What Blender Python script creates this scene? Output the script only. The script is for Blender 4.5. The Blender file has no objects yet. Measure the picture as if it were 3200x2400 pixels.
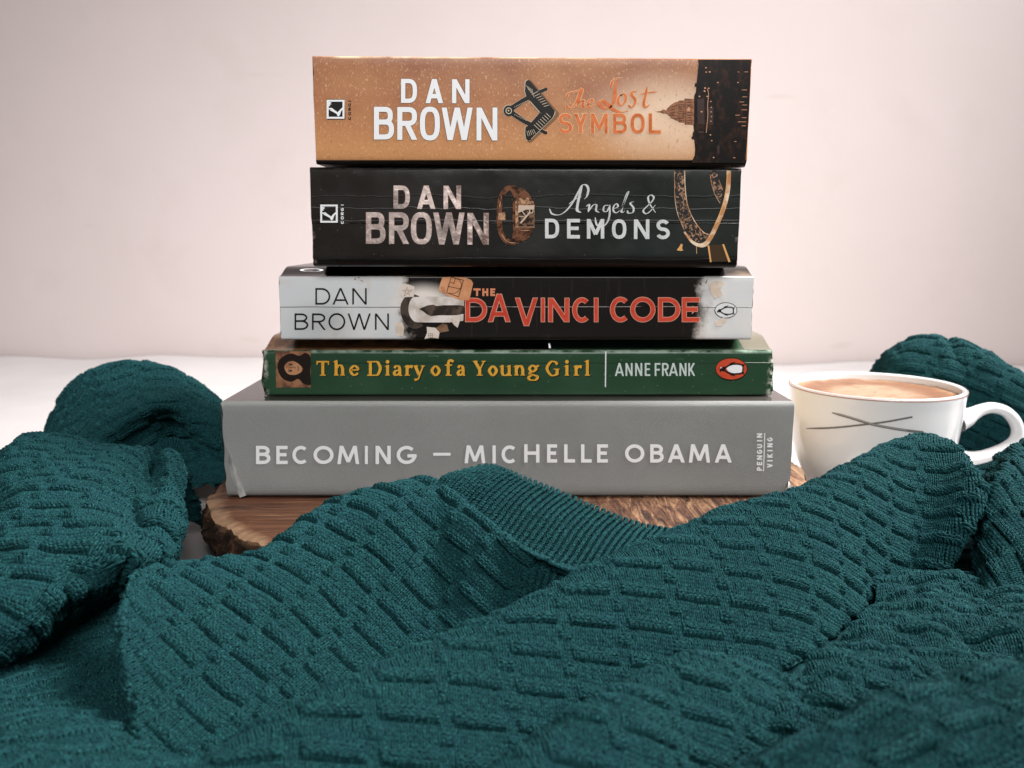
import bpy, bmesh, math, random
import numpy as np
from mathutils import Vector

random.seed(7); np.random.seed(7)
scene = bpy.context.scene
COL = scene.collection
R = math.radians

# ------------------------------------------------------------------ camera
CAM = np.array([0.0, -0.36, 0.1346])
FPX = 2719.0                      # focal length in pixels of the 3200 px wide photograph
PITCH = math.atan(464.0 / FPX)
cam_d = bpy.data.cameras.new('camera')
cam = bpy.data.objects.new('camera', cam_d); COL.objects.link(cam)
cam.location = CAM
cam.rotation_euler = (R(90) - PITCH, 0, 0)
cam_d.sensor_width = 36.0
cam_d.lens = FPX / 3200.0 * 36.0
cam_d.clip_start = 0.01; cam_d.clip_end = 20
cam_d.dof.use_dof = True
cam_d.dof.focus_distance = 0.335
cam_d.dof.aperture_fstop = 17.0
scene.camera = cam

# ------------------------------------------------------------------ light
world = bpy.data.worlds.new('World'); scene.world = world
world.use_nodes = True
bg = world.node_tree.nodes['Background']
bg.inputs['Color'].default_value = (1.0, 0.985, 0.975, 1)
bg.inputs['Strength'].default_value = 0.10

def area(name, loc, target, sx, sy, power, color):
    d = bpy.data.lights.new(name, 'AREA'); d.shape = 'RECTANGLE'
    d.size = sx; d.size_y = sy; d.energy = power; d.color = color
    o = bpy.data.objects.new(name, d); COL.objects.link(o)
    o.location = loc
    o.rotation_euler = (Vector(target) - Vector(loc)).to_track_quat('-Z', 'Y').to_euler()
    return o
kl = area('window_light', (0.74, 0.10, 0.95), (0.0, 0.20, 0.10), 0.55, 0.55, 7.0, (1.0, 0.985, 0.975))
kl.data.spread = R(66)
fl = area('front_light', (0.14, -1.30, 0.95), (0.0, 0.25, 0.27), 0.8, 0.5, 3.85, (1.0, 0.99, 0.99))
fl.data.spread = R(70)                                     # lamp's spread narrowed for effect, to keep the cloth in front darker

vs = scene.view_settings
scene.display_settings.display_device = 'sRGB'
vs.view_transform = 'Standard'; vs.look = 'None'; vs.exposure = 0.0; vs.gamma = 1.0
vs.use_curve_mapping = False
scene.cycles.max_bounces = 6

# ------------------------------------------------------------------ pixel <-> place
SN, CS = math.sin(PITCH), math.cos(PITCH)
def ray(px, py):
    a = (px - 1600.0) / FPX; b = (1200.0 - py) / FPX
    return np.array([a, CS + b * SN, -SN + b * CS])
def on_y(px, py, Y):
    d = ray(px, py); return CAM + d * ((Y - CAM[1]) / d[1])
def on_z(px, py, Z):
    d = ray(px, py); return CAM + d * ((Z - CAM[2]) / d[2])
K = 3200.0 / 2212.0
def frame(x0, y0, s): return lambda x, y: (x0 + x * s, y0 + y * s)
Zo = frame(0, 0, K)
Za = frame(920, 140, 780 / 2212); Zb = frame(1600, 140, 800 / 2212)
Zc = frame(920, 500, 780 / 2212); Zd = frame(1620, 500, 780 / 2212)
Ze = frame(840, 800, 800 / 2212); Zf = frame(1600, 800, 900 / 2212)
Zg = frame(560, 1150, 1040 / 2212); Zh = frame(1600, 1150, 1000 / 2212)
Zi = frame(2300, 1000, 900 / 2133)

# ------------------------------------------------------------------ scene helpers
def tag(o, label=None, cat=None, group=None, kind=None):
    if label: o['label'] = label
    if cat: o['category'] = cat
    if group: o['group'] = group
    if kind: o['kind'] = kind
    return o
def empty(name, loc, label, cat, group=None):
    o = bpy.data.objects.new(name, None); COL.objects.link(o)
    o.location = loc; o.empty_display_size = 0.02
    return tag(o, label, cat, group)
def mesh_obj(name, verts, faces, mat, parent=None, base=(0, 0, 0), smooth=False):
    """one mesh object; verts in world space, stored relative to base"""
    v = np.asarray(verts, dtype=np.float64) - np.asarray(base)
    me = bpy.data.meshes.new(name)
    if isinstance(faces, np.ndarray) and faces.ndim == 2:
        n, k = faces.shape
        me.vertices.add(len(v)); me.vertices.foreach_set('co', v.astype(np.float32).ravel())
        me.loops.add(n * k); me.loops.foreach_set('vertex_index', faces.astype(np.int32).ravel())
        me.polygons.add(n)
        me.polygons.foreach_set('loop_start', np.arange(0, n * k, k, dtype=np.int32))
        me.polygons.foreach_set('loop_total', np.full(n, k, dtype=np.int32))
        me.update(calc_edges=True)
    else:
        me.from_pydata([tuple(p) for p in v], [], [list(f) for f in faces]); me.update()
    if smooth:
        me.polygons.foreach_set('use_smooth', np.ones(len(me.polygons), dtype=bool))
    me.materials.append(mat)
    o = bpy.data.objects.new(name, me); COL.objects.link(o)
    if parent is not None: o.parent = parent
    return o
def grid_faces(n, m, off=0, wrap=False):
    i = np.arange(n - 1)[:, None]; j = np.arange(m if wrap else m - 1)[None, :]
    j2 = (j + 1) % m
    a = i * m + j; b = i * m + j2; c = (i + 1) * m + j2; d = (i + 1) * m + j
    return np.stack([a, b, c, d], -1).reshape(-1, 4) + off

# ------------------------------------------------------------------ materials
def lin(h):
    h = h.lstrip('#'); o = []
    for k in (0, 2, 4):
        c = int(h[k:k + 2], 16) / 255.0
        o.append(c / 12.92 if c <= 0.04045 else ((c + 0.055) / 1.055) ** 2.4)
    return (o[0], o[1], o[2], 1.0)
class Mat:
    def __init__(s, name, color=None, rough=0.6, spec=0.5, metal=0.0):
        s.m = bpy.data.materials.new(name); s.m.use_nodes = True
        s.t = s.m.node_tree; s.n = s.t.nodes
        s.b = s.n['Principled BSDF']
        s.b.inputs['Roughness'].default_value = rough
        s.b.inputs['Specular IOR Level'].default_value = spec
        s.b.inputs['Metallic'].default_value = metal
        if color is not None: s.b.inputs['Base Color'].default_value = color
        s.tc = None
    def put(s, sock, val):
        if isinstance(val, bpy.types.NodeSocket): s.t.links.new(val, sock)
        else:
            if isinstance(val, tuple) and len(val) == 3 and sock.type == 'RGBA': val = val + (1,)
            sock.default_value = val
    def obj(s):
        if s.tc is None: s.tc = s.n.new('ShaderNodeTexCoord')
        return s.tc.outputs['Object']
    def mapping(s, scale=(1, 1, 1), loc=(0, 0, 0), rot=(0, 0, 0), src=None):
        n = s.n.new('ShaderNodeMapping'); s.put(n.inputs['Vector'], src or s.obj())
        n.inputs['Scale'].default_value = scale; n.inputs['Location'].default_value = loc
        n.inputs['Rotation'].default_value = rot
        return n.outputs[0]
    def noise(s, scale, detail=3, rough=0.5, vec=None, dist=0.0, out='Fac'):
        n = s.n.new('ShaderNodeTexNoise'); s.put(n.inputs['Vector'], vec or s.obj())
        n.inputs['Scale'].default_value = scale; n.inputs['Detail'].default_value = detail
        n.inputs['Roughness'].default_value = rough; n.inputs['Distortion'].default_value = dist
        return n.outputs[out]
    def voro(s, scale, vec=None, feature='F1', out='Distance', rand=1.0):
        n = s.n.new('ShaderNodeTexVoronoi'); s.put(n.inputs['Vector'], vec or s.obj())
        n.feature = feature; n.inputs['Scale'].default_value = scale
        n.inputs['Randomness'].default_value = rand
        return n.outputs[out]
    def wave(s, scale, vec=None, dist=0, detail=2, direction='X', dscale=1.0):
        n = s.n.new('ShaderNodeTexWave'); s.put(n.inputs['Vector'], vec or s.obj())
        n.bands_direction = direction
        n.inputs['Scale'].default_value = scale; n.inputs['Distortion'].default_value = dist
        n.inputs['Detail'].default_value = detail; n.inputs['Detail Scale'].default_value = dscale
        return n.outputs['Fac']
    def ramp(s, fac, stops, interp='LINEAR'):
        n = s.n.new('ShaderNodeValToRGB'); s.put(n.inputs[0], fac)
        e = n.color_ramp.elements; n.color_ramp.interpolation = interp
        while len(e) < len(stops): e.new(0.5)
        for k, (p, c) in enumerate(stops):
            e[k].position = p
            e[k].color = c if isinstance(c, tuple) else (c, c, c, 1)
        return n.outputs[0]
    def rng(s, val, a, b, c=0.0, d=1.0, smooth=False):
        n = s.n.new('ShaderNodeMapRange'); s.put(n.inputs[0], val)
        if smooth: n.interpolation_type = 'SMOOTHSTEP'
        for k, q in enumerate((a, b, c, d)): n.inputs[k + 1].default_value = q
        return n.outputs[0]
    def math(s, op, a, b=0.0, clamp=False):
        n = s.n.new('ShaderNodeMath'); n.operation = op; n.use_clamp = clamp
        s.put(n.inputs[0], a); s.put(n.inputs[1], b); return n.outputs[0]
    def mix(s, fac, a, b, mode='MIX'):
        n = s.n.new('ShaderNodeMix'); n.data_type = 'RGBA'; n.blend_type = mode
        s.put(n.inputs[0], fac); s.put(n.inputs[6], a); s.put(n.inputs[7], b)
        return n.outputs[2]
    def xyz(s, src=None):
        n = s.n.new('ShaderNodeSeparateXYZ'); s.put(n.inputs[0], src or s.obj()); return n.outputs
    def color(s, v): s.put(s.b.inputs['Base Color'], v); return s
    def rough(s, v): s.put(s.b.inputs['Roughness'], v); return s
    def bump(s, h, strength=0.5, dist=0.001):
        n = s.n.new('ShaderNodeBump'); s.put(n.inputs['Height'], h)
        n.inputs['Strength'].default_value = strength; n.inputs['Distance'].default_value = dist
        prev = s.b.inputs['Normal']
        if prev.is_linked: s.t.links.new(prev.links[0].from_socket, n.inputs['Normal'])
        s.t.links.new(n.outputs[0], prev); return s
    def dist2(s, x0, z0, rx, rz):
        """elliptic distance in the spine plane (local x, z)"""
        q = s.xyz()
        dx = s.math('DIVIDE', s.math('SUBTRACT', q[0], x0), rx)
        dz = s.math('DIVIDE', s.math('SUBTRACT', q[2], z0), rz)
        return s.math('SQRT', s.math('ADD', s.math('MULTIPLY', dx, dx), s.math('MULTIPLY', dz, dz)))

# ------------------------------------------------------------------ the setting
WALL_Y, WALL_YAW = 0.60, R(-4.2)
m = Mat('painted_wall', rough=0.75, spec=0.25)
n1 = m.noise(3.0, 4, 0.6); n2 = m.noise(14, 5, 0.6)
c = m.mix(m.rng(n1, 0.35, 0.7), lin('#dccfcd'), lin('#d6c9c6'))
c = m.mix(m.math('MULTIPLY', m.rng(n2, 0.55, 0.75), 0.25), c, lin('#cab9b4'))
mark = m.math('MULTIPLY', m.rng(m.noise(9, 2, 0.5, vec=m.mapping((1, 1, 3.5))), 0.70, 0.78), 0.30)
m.color(m.mix(mark, c, lin('#b9a198')))
m.bump(m.noise(260, 3), 0.10, 0.0006)
m.bump(m.noise(30, 3), 0.10, 0.003)
M_WALL = m.m
def box(name, lo, hi, mat, parent=None, base=(0, 0, 0)):
    x0, y0, z0 = lo; x1, y1, z1 = hi
    v = [(x0, y0, z0), (x1, y0, z0), (x1, y1, z0), (x0, y1, z0), (x0, y0, z1), (x1, y0, z1), (x1, y1, z1), (x0, y1, z1)]
    f = [(0, 3, 2, 1), (4, 5, 6, 7), (0, 1, 5, 4), (1, 2, 6, 5), (2, 3, 7, 6), (3, 0, 4, 7)]
    return mesh_obj(name, v, f, mat, parent, base)
wall = box('wall', (-1.8, 0.0, -0.75), (1.8, 0.12, 1.7), M_WALL)
wall.location = (0, WALL_Y, 0); wall.rotation_euler = (0, 0, WALL_YAW)
tag(wall, kind='structure')

m = Mat('white_cloth', rough=0.85, spec=0.2)
m.color(m.mix(m.rng(m.noise(9, 3), 0.4, 0.7), lin('#c6c1c0'), lin('#bdb8b7')))
m.bump(m.noise(900, 2), 0.15, 0.0004)
m.bump(m.noise(22, 3), 0.25, 0.004)
M_CLOTH = m.m
nx, ny = 140, 70
gx = np.linspace(-1.1, 1.1, nx); gy = np.linspace(-0.62, 0.0, ny)
def back_edge(x): return WALL_Y + math.tan(WALL_YAW) * x - 0.006
V = []
for j in range(ny):
    for i in range(nx):
        f = j / (ny - 1)
        x = gx[i]; y = -0.62 + (back_edge(x) + 0.62) * f
        far = max(0.0, (y - 0.22) / 0.36)
        z = -0.0005 + far * 0.0022 * (math.sin(x * 17 + 1) + 0.6 * math.sin(x * 41 + y * 9) + 0.5 * math.sin(y * 30 + x * 5))
        V.append((x, y, z))
V = np.array(V); F = grid_faces(ny, nx)
n0 = len(V)                                            # a skirt that gives the top its thickness
V2 = V.copy(); V2[:, 2] = -0.03
edge = list(range(nx)) + [j * nx + nx - 1 for j in range(1, ny)] + [(ny - 1) * nx + i for i in range(nx - 2, -1, -1)] + [j * nx for j in range(ny - 2, 0, -1)]
E = np.array(edge); E2 = np.roll(E, -1)
F = np.concatenate([F, np.stack([E2, E, E + n0, E2 + n0], -1), F[:, ::-1] + n0])
tag(mesh_obj('table', np.concatenate([V, V2]), F, M_CLOTH, smooth=True), kind='structure')

# ------------------------------------------------------------------ lettering: pen strokes turned into flat print
def clip_poly(P, W, H):
    for ax, lim, sg in ((0, 0, 1), (0, W, -1), (1, 0, 1), (1, H, -1)):
        out = []
        for k in range(len(P)):
            a, b = P[k], P[(k + 1) % len(P)]
            da, db = (a[ax] - lim) * sg, (b[ax] - lim) * sg
            if da >= 0: out.append(a)
            if (da >= 0) != (db >= 0):
                t = da / (da - db); out.append((a[0] + (b[0] - a[0]) * t, a[1] + (b[1] - a[1]) * t))
        P = out
        if not P: break
    return P
def arc(cx, cy, rx, ry, a0, a1, n=2.0, k=22):
    o = []
    for i in range(k + 1):
        a = R(a0 + (a1 - a0) * i / k); c, s = math.cos(a), math.sin(a)
        o.append((cx + rx * math.copysign(abs(c) ** (2 / n), c), cy + ry * math.copysign(abs(s) ** (2 / n), s)))
    return o
def ribbon(pts, wfun, closed=False):
    """quad strip round a polyline with mitred joints; returns list of quads"""
    p = [np.array(q, float) for q in pts]
    q = [p[0]]
    for a in p[1:]:
        if np.hypot(*(a - q[-1])) > 1e-6: q.append(a)
    p = q; n = len(p); L = []; Rr = []
    for i in range(n):
        a = p[i - 1] if (i > 0 or closed) else p[i]
        b = p[(i + 1) % n] if (i < n - 1 or closed) else p[i]
        d1 = p[i] - a; d2 = b - p[i]
        if np.hypot(*d1) < 1e-9: d1 = d2
        if np.hypot(*d2) < 1e-9: d2 = d1
        d1 = d1 / np.hypot(*d1); d2 = d2 / np.hypot(*d2)
        t = d1 + d2
        if np.hypot(*t) < 1e-3: t = d1
        t = t / np.hypot(*t)
        nrm = np.array((-t[1], t[0]))
        co = max(0.45, abs(float(np.dot(t, d1))))
        w = wfun(i / max(1, n - 1), t) / 2 / co
        L.append(p[i] + nrm * w); Rr.append(p[i] - nrm * w)
    out = []
    for i in range(n if closed else n - 1):
        k = (i + 1) % n
        out.append([tuple(L[i]), tuple(L[k]), tuple(Rr[k]), tuple(Rr[i])])
    return out
def glyph(ch, W, H, t, rd=2.3):
    """strokes -> list of groups of polygons inside the box W x H; rd = squareness of the rounds"""
    h = t / 2; X = lambda u: h + u * (W - t); Y = lambda v: h + v * (H - t)
    G = []
    def S(*pts):                                   # ribbon through inset box coordinates
        G.append(ribbon([(X(a), Y(b)) for a, b in pts], lambda s, d: t))
    def Vv(u, v0=0.0, v1=1.0): x = X(u); G.append([[(x - h, v0 * H), (x + h, v0 * H), (x + h, v1 * H), (x - h, v1 * H)]])
    def Hh(v, u0=0.0, u1=1.0, k=1.0): y = Y(v); G.append([[(u0 * W, y - h * k), (u1 * W, y - h * k), (u1 * W, y + h * k), (u0 * W, y + h * k)]])
    def D(x0, y0, x1, y1, k=1.0):                  # slanted stroke over the full height, cut flat by the box
        q0 = np.array((x0 * W, y0 * H)); q1 = np.array((x1 * W, y1 * H)); d = (q1 - q0) / np.hypot(*(q1 - q0))
        n = np.array((-d[1], d[0])) * h * k; q0 = q0 - d * t * 1.5 * (y0 in (0, 1)); q1 = q1 + d * t * 1.5 * (y1 in (0, 1))
        P = clip_poly([tuple(q0 + n), tuple(q1 + n), tuple(q1 - n), tuple(q0 - n)], W, H)
        if len(P) > 2: G.append([P])
    def A(cx, cy, rx, ry, a0, a1, n=None): return arc(cx, cy, rx, ry, a0, a1, n or rd)
    e = 0.62 * t / W
    if ch == 'A': D(e, 0, 0.5, 1 if W > 1.4 * t else .98); D(1 - e, 0, 0.5, 1); Hh(0.24, 0.20, 0.80)
    elif ch == 'B':
        Vv(0); S(*([(0, 1), (.5, 1)] + A(.5, .77, .42, .23, 90, -90) + [(0, .54)]))
        S(*([(0, .54), (.5, .54)] + A(.5, .27, .5, .27, 90, -90) + [(0, 0)]))
    elif ch == 'C': S(*A(.5, .5, .5, .5, 42 if rd > 2.1 else 48, 318 if rd > 2.1 else 312))
    elif ch == 'D': Vv(0); S(*([(0, 1), (.42, 1)] + A(.42, .5, .58, .5, 90, -90) + [(0, 0)]))
    elif ch == 'E': Vv(0); Hh(1); Hh(0); Hh(.52, 0, .9)
    elif ch == 'F': Vv(0); Hh(1); Hh(.48, 0, .88)
    elif ch == 'G': S(*A(.5, .5, .5, .5, 45, 352)); Hh(.44, .54, 1)
    elif ch == 'H': Vv(0); Vv(1); Hh(.52)
    elif ch == 'I': Vv(.5) if W > t else G.append([[(0, 0), (W, 0), (W, H), (0, H)]])
    elif ch == 'K': Vv(0); D(.18, .36, 1 - e, 1); D(.38, .52, 1 - e * .8, 0)
    elif ch == 'L': Vv(0); Hh(0)
    elif ch == 'M': Vv(0); Vv(1); D(e * .7, 1, .5, .22); D(1 - e * .7, 1, .5, .22)
    elif ch == 'm': D(e, 0, .2, 1); D(1 - e, 0, .8, 1); D(.2, 1, .5, .12); D(.8, 1, .5, .12)   # splayed M
    elif ch == 'N': Vv(0); Vv(1); D(e * .8, 1, 1 - e * .8, 0)
    elif ch == 'O': G.append(ribbon([(X(a), Y(b)) for a, b in A(.5, .5, .5, .5, 0, 351, None)], lambda s, d: t, True))
    elif ch == 'P': Vv(0); S(*([(0, 1), (.5, 1)] + A(.5, .73, .5, .27, 90, -90) + [(0, .46)]))
    elif ch == 'R':
        Vv(0); S(*([(0, 1), (.5, 1)] + A(.5, .75, .46, .25, 90, -90) + [(0, .5)])); D(.48, .48, 1 - e, 0)
    elif ch == 'S':
        S(*(A(.5, .755, .46, .245, 25, 180, 2) + A(.5, .755, .46, .245, 180, 262, 2) + A(.5, .255, .5, .255, 82, -90, 2) + A(.5, .255, .5, .255, -90, -158, 2)))
    elif ch == 'T': Vv(.5); Hh(1)
    elif ch == 'U': S(*([(0, 1.06), (0, .35)] + A(.5, .35, .5, .35, 180, 360, 2) + [(1, 1.06)]))
    elif ch == 'V': D(e, 1, .5, 0); D(1 - e, 1, .5, 0)
    elif ch == 'W': D(e, 1, .28, 0); D(.28, 0, .5, 1); D(.5, 1, .72, 0); D(.72, 0, 1 - e, 1)
    elif ch == 'Y': D(e, 1, .5, .36); D(1 - e, 1, .5, .36); Vv(.5, 0, .46)
    elif ch == '-': G.append([[(0, 0), (W, 0), (W, H), (0, H)]])
    return G
def cubic(pts, k=8, closed=False):
    p = [np.array(q, float) for q in pts]
    if len(p) < 3: return p
    o = []; n = len(p)
    for i in range(n if closed else n - 1):
        if closed: p0, p1, p2, p3 = p[i - 1], p[i], p[(i + 1) % n], p[(i + 2) % n]
        else:
            p1, p2 = p[i], p[i + 1]; p0 = p[i - 1] if i else 2 * p1 - p2; p3 = p[i + 2] if i + 2 < n else 2 * p2 - p1
        for j in range(k):
            t = j / k
            o.append(0.5 * (2 * p1 + (p2 - p0) * t + (2 * p0 - 5 * p1 + 4 * p2 - p3) * t * t + (3 * p1 - p0 - 3 * p2 + p3) * t ** 3))
    if not closed: o.append(p[-1])
    return o
def serif(ch, W, H, t):
    """bold old-style letters; H is the letter's own body height, t the stem"""
    G = []; n = t * 0.42
    def pen(s, d): return n + (t - n) * abs(d[1]) ** 1.2       # thick verticals, thin horizontals
    def stem(x, y0, y1): G.append([[(x - t / 2, y0), (x + t / 2, y0), (x + t / 2, y1), (x - t / 2, y1)]])
    def foot(x0, x1, y): G.append([[(x0, y), (x1, y), (x1 - n * .3, y + n * .8), (x0 + n * .3, y + n * .8)]])
    def flag(x, y): G.append([[(x - t * 1.1, y - n * 1.3), (x, y - n * 1.6), (x + t * .5, y + n * .2), (x, y + n * .1)]])
    def rib(pts, w=pen, cl=False): G.append(ribbon(cubic(pts, 8, cl), w, cl))
    if ch == 'T':
        stem(W / 2, 0, H); foot(W * .26, W * .74, 0); G.append([[(0, H - n * 1.2), (W, H - n * 1.2), (W, H), (0, H)]])
        for s in (0, 1): x = W * s; k = 1 - 2 * s; G.append([[(x, H), (x + k * n * 1.1, H), (x + k * n * 1.0, H * .76), (x, H * .73)]])
    elif ch == 'h':
        stem(W * .2, 0, H); flag(W * .2, H); foot(0, W * .44, 0); foot(W * .54, W, 0); stem(W * .78, 0, H * .48)
        rib([(W * .24, H * .50), (W * .42, H * .66), (W * .64, H * .66), (W * .78, H * .46)])
    elif ch == 'e':
        rib([(W * .12, H * .56), (W * .86, H * .58), (W * .84, H * .80), (W * .52, H * .95), (W * .17, H * .70), (W * .16, H * .34), (W * .50, H * .07), (W * .95, H * .24)])
    elif ch == 'D':
        stem(W * .22, 0, H); G.append([[(0, 0), (W * .5, 0), (W * .5, n), (0, n)]]); G.append([[(0, H - n), (W * .5, H - n), (W * .5, H), (0, H)]])
        rib([(W * .45, H - n / 2), (W * .72, H * .92), (W - t * .5, H * .52), (W * .72, H * .09), (W * .45, n / 2)])
    elif ch == 'i':
        b = H * .70; stem(W * .5, 0, b); flag(W * .5, b); foot(W * .06, W * .94, 0)
        G.append([[(W * .5 + t * .62 * math.cos(a), H * .92 + t * .62 * math.sin(a)) for a in np.linspace(0, 2 * math.pi, 14)[:-1]]])
    elif ch == 'a':
        stem(W * .72, H * .05, H * .66); rib([(W * .12, H * .76), (W * .34, H * .95), (W * .62, H * .90), (W * .72, H * .62)])
        rib([(W * .70, H * .56), (W * .28, H * .48), (W * .13, H * .24), (W * .30, H * .07), (W * .70, H * .24)]); foot(W * .66, W, 0)
    elif ch == 'r':
        stem(W * .3, 0, H); flag(W * .3, H); foot(0, W * .66, 0); rib([(W * .36, H * .60), (W * .60, H * .88), (W * .94, H * .84)], lambda s, d: n + s * t * .7)
    elif ch == 'y':
        rib([(W * .12, H), (W * .30, H * .55), (W * .50, H * .06)], lambda s, d: t); rib([(W * .90, H), (W * .62, H * .25), (W * .40, -H * .32), (W * .05, -H * .40)], lambda s, d: n * 1.2 + .3 * t * (s > .8))
        foot(-W * .06, W * .42, H - n * .8); foot(W * .64, W * 1.06, H - n * .8)
    elif ch in 'o':
        rib([(W * .5, H * .97 - n / 2), (t * .5, H * .5), (W * .5, n / 2), (W - t * .5, H * .5)], cl=True)
    elif ch == 'f':
        stem(W * .42, 0, H * .80); foot(W * .1, W * .82, 0); rib([(W * .42, H * .76), (W * .50, H * .94), (W * .74, H * .98), (W * 1.0, H * .90)], lambda s, d: n + (1 - s) * (t - n) * .7 + s * n * .9)
        G.append([[(W * .05, H * .64), (W * .86, H * .64), (W * .86, H * .64 + n), (W * .05, H * .64 + n)]])
    elif ch == 'Y':
        stem(W * .54, 0, H * .46); foot(W * .28, W * .8, 0); rib([(W * .14, H), (W * .54, H * .42)], lambda s, d: t); rib([(W * .90, H), (W * .56, H * .42)], lambda s, d: n * 1.2)
        foot(-W * .02, W * .38, H - n * .8); foot(W * .68, W * 1.04, H - n * .8)
    elif ch == 'u':
        stem(W * .2, H * .25, H); flag(W * .2, H); stem(W * .78, 0, H); flag(W * .78, H); foot(W * .74, W * 1.02, 0)
        rib([(W * .2, H * .34), (W * .28, H * .10), (W * .52, H * .06), (W * .76, H * .24)])
    elif ch == 'n':
        stem(W * .2, 0, H); flag(W * .2, H); foot(0, W * .42, 0); foot(W * .56, W, 0); stem(W * .78, 0, H * .66)
        rib([(W * .24, H * .70), (W * .42, H * .92), (W * .64, H * .92), (W * .78, H * .62)])
    elif ch == 'g':
        rib([(W * .45, H * .96), (W * .16, H * .68), (W * .45, H * .38), (W * .74, H * .68)], cl=True); rib([(W * .70, H * .86), (W * 1.0, H * .94)], lambda s, d: n * 1.5)
        rib([(W * .30, H * .40), (W * .20, H * .20), (W * .50, H * .08), (W * .86, -H * .08), (W * .70, -H * .38), (W * .22, -H * .38), (W * .10, -H * .14), (W * .36, H * .06)])
    elif ch == 'G':
        rib([(W * .86, H * .76), (W * .70, H * .93), (W * .40, H * .94), (t * .55, H * .5), (W * .40, H * .06), (W * .72, H * .06), (W * .84, H * .22)]); stem(W * .84, H * .06, H * .46); foot(W * .58, W * 1.02, H * .42)
    elif ch == 'l': stem(W * .5, 0, H); flag(W * .5, H); foot(W * .05, W * .95, 0)
    return G

class Ink:
    """flat print on a spine: polygons given in photograph coordinates of that spine, laid on its plane"""
    step = 4e-6
    def __init__(s, fr, Y, lift): s.fr, s.Y, s.lift = fr, Y, lift; s.g = []; s.k = 0
    def poly(s, P, fr=None):
        s.g.append([[((fr or s.fr)(*q)) for q in P]]); return s
    def group(s, G, fr=None):
        s.g.append([[(fr or s.fr)(*q) for q in P] for P in G]); return s
    def stroke(s, pts, w, smooth=True, closed=False, fr=None):
        wf = w if callable(w) else (lambda a, d: w)
        return s.group(ribbon(cubic(pts, 6, closed) if smooth else pts, wf, closed), fr)
    def brush(s, pts, thin, thick, ang=60, fr=None):
        """broad pen: thick where the stroke runs along ang (photo, y down)"""
        ca, sa = math.cos(R(ang)), math.sin(R(ang))
        f = lambda a, d: (thin + (thick - thin) * abs(d[0] * ca + d[1] * sa) ** 1.6) * min(1.0, .35 + 5 * a, .35 + 5 * (1 - a))
        return s.stroke(pts, f, True, False, fr)
    def letter(s, ch, x0, x1, y0, y1, t, rd=2.3, grow=0.0, fr=None):
        x0 -= grow; x1 += grow; y0 -= grow; y1 += grow; t += 2 * grow
        for P in glyph(ch, x1 - x0, y1 - y0, t, rd): s.group([[(x0 + u, y1 - v) for u, v in q] for q in P], fr)
        return s
    def vletter(s, ch, y0, y1, x0, x1, t, rd=2.0):
        """letter of a word that reads upwards: y0 (lower in the picture, where it starts) to y1"""
        for P in glyph(ch, y0 - y1, x1 - x0, t, rd): s.group([[(x1 - v, y0 - u) for u, v in q] for q in P])
        return s
    def serif(s, ch, x0, x1, y0, y1, t, dx=0, dy=0, fr=None):
        for P in serif(ch, x1 - x0, y1 - y0, t): s.group([[(x0 + u + dx, y1 - v + dy) for u, v in q] for q in P], fr)
        return s
    def ellipse(s, cx, cy, rx, ry, n=36, rot=0, fr=None):
        c, q = math.cos(R(rot)), math.sin(R(rot))
        return s.poly([(cx + rx * math.cos(a) * c - ry * math.sin(a) * q, cy + rx * math.cos(a) * q + ry * math.sin(a) * c) for a in np.linspace(0, 2 * math.pi, n + 1)[:-1]], fr)
    def build(s, name, mat, parent, base, label=None):
        V, F = [], []
        for k, g in enumerate(s.g):
            y = s.Y - s.lift - k * s.step * 0.5
            for P in g:
                i = len(V)
                pts = [on_y(q[0], q[1], y) for q in P]
                ar = sum(pts[a][0] * pts[(a + 1) % len(pts)][2] - pts[(a + 1) % len(pts)][0] * pts[a][2] for a in range(len(pts)))
                if ar < 0: pts = pts[::-1]
                V += pts; F.append(list(range(i, i + len(pts))))
        o = mesh_obj(name, V, F, mat, parent, base)
        if label: o['label'] = label
        return o
def ink(name, hexc, rough=0.45, spec=0.5, metal=0.0, speck=None):
    m = Mat(name, lin(hexc), rough * .72, spec * .6, metal)
    if speck:
        m.color(m.mix(m.rng(m.noise(speck[1], 3, 0.6), 0.45, 0.62), lin(hexc), lin(speck[0])))
    return m.m

# ------------------------------------------------------------------ books
def loft_x(name, profile, x0, x1, mat, parent, base, nx=40, jit=0.0, closed=True, seed=0, roll=0.0, zc=0.0, ends=True, wob=0.0):
    """extrude a (y,z) profile along x; jit = small irregularity of the surface, wob = ragged ends"""
    rs = np.random.RandomState(seed)
    p = np.array(profile); n = len(p)
    def n1(scale, amp):
        k = max(4, int(scale)); a = rs.randn(k) * amp; return np.interp(np.linspace(0, k - 1, nx), np.arange(k), a)
    ph = rs.rand(n) * 6.28
    V = []
    dy = n1(9, jit); dz = n1(12, jit)
    e0 = rs.randn(n) * wob; e1 = rs.randn(n) * wob
    for i in range(nx):
        f = i / (nx - 1); x = x0 + (x1 - x0) * f
        for j in range(n):
            xx = x + (e0[j] if i == 0 else e1[j] if i == nx - 1 else 0)
            y = p[j][0] + dy[i]; z = p[j][1] + dz[i]
            V.append((xx, y, z))
    V = np.array(V)
    if roll: # turn the whole body a little about the viewing direction
        cx = (x0 + x1) / 2; c, s = math.cos(roll), math.sin(roll)
        X = V[:, 0] - cx; Z = V[:, 2] - zc; V[:, 0] = cx + X * c + Z * s; V[:, 2] = zc - X * s + Z * c
    F = grid_faces(nx, n, 0, closed).tolist()
    F = [f[::-1] for f in F]
    if ends: F.append(list(range(n))); F.append(list(range((nx - 1) * n, nx * n))[::-1])
    o = mesh_obj(name, V, F, mat, parent, base, smooth=False)
    return o
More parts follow.
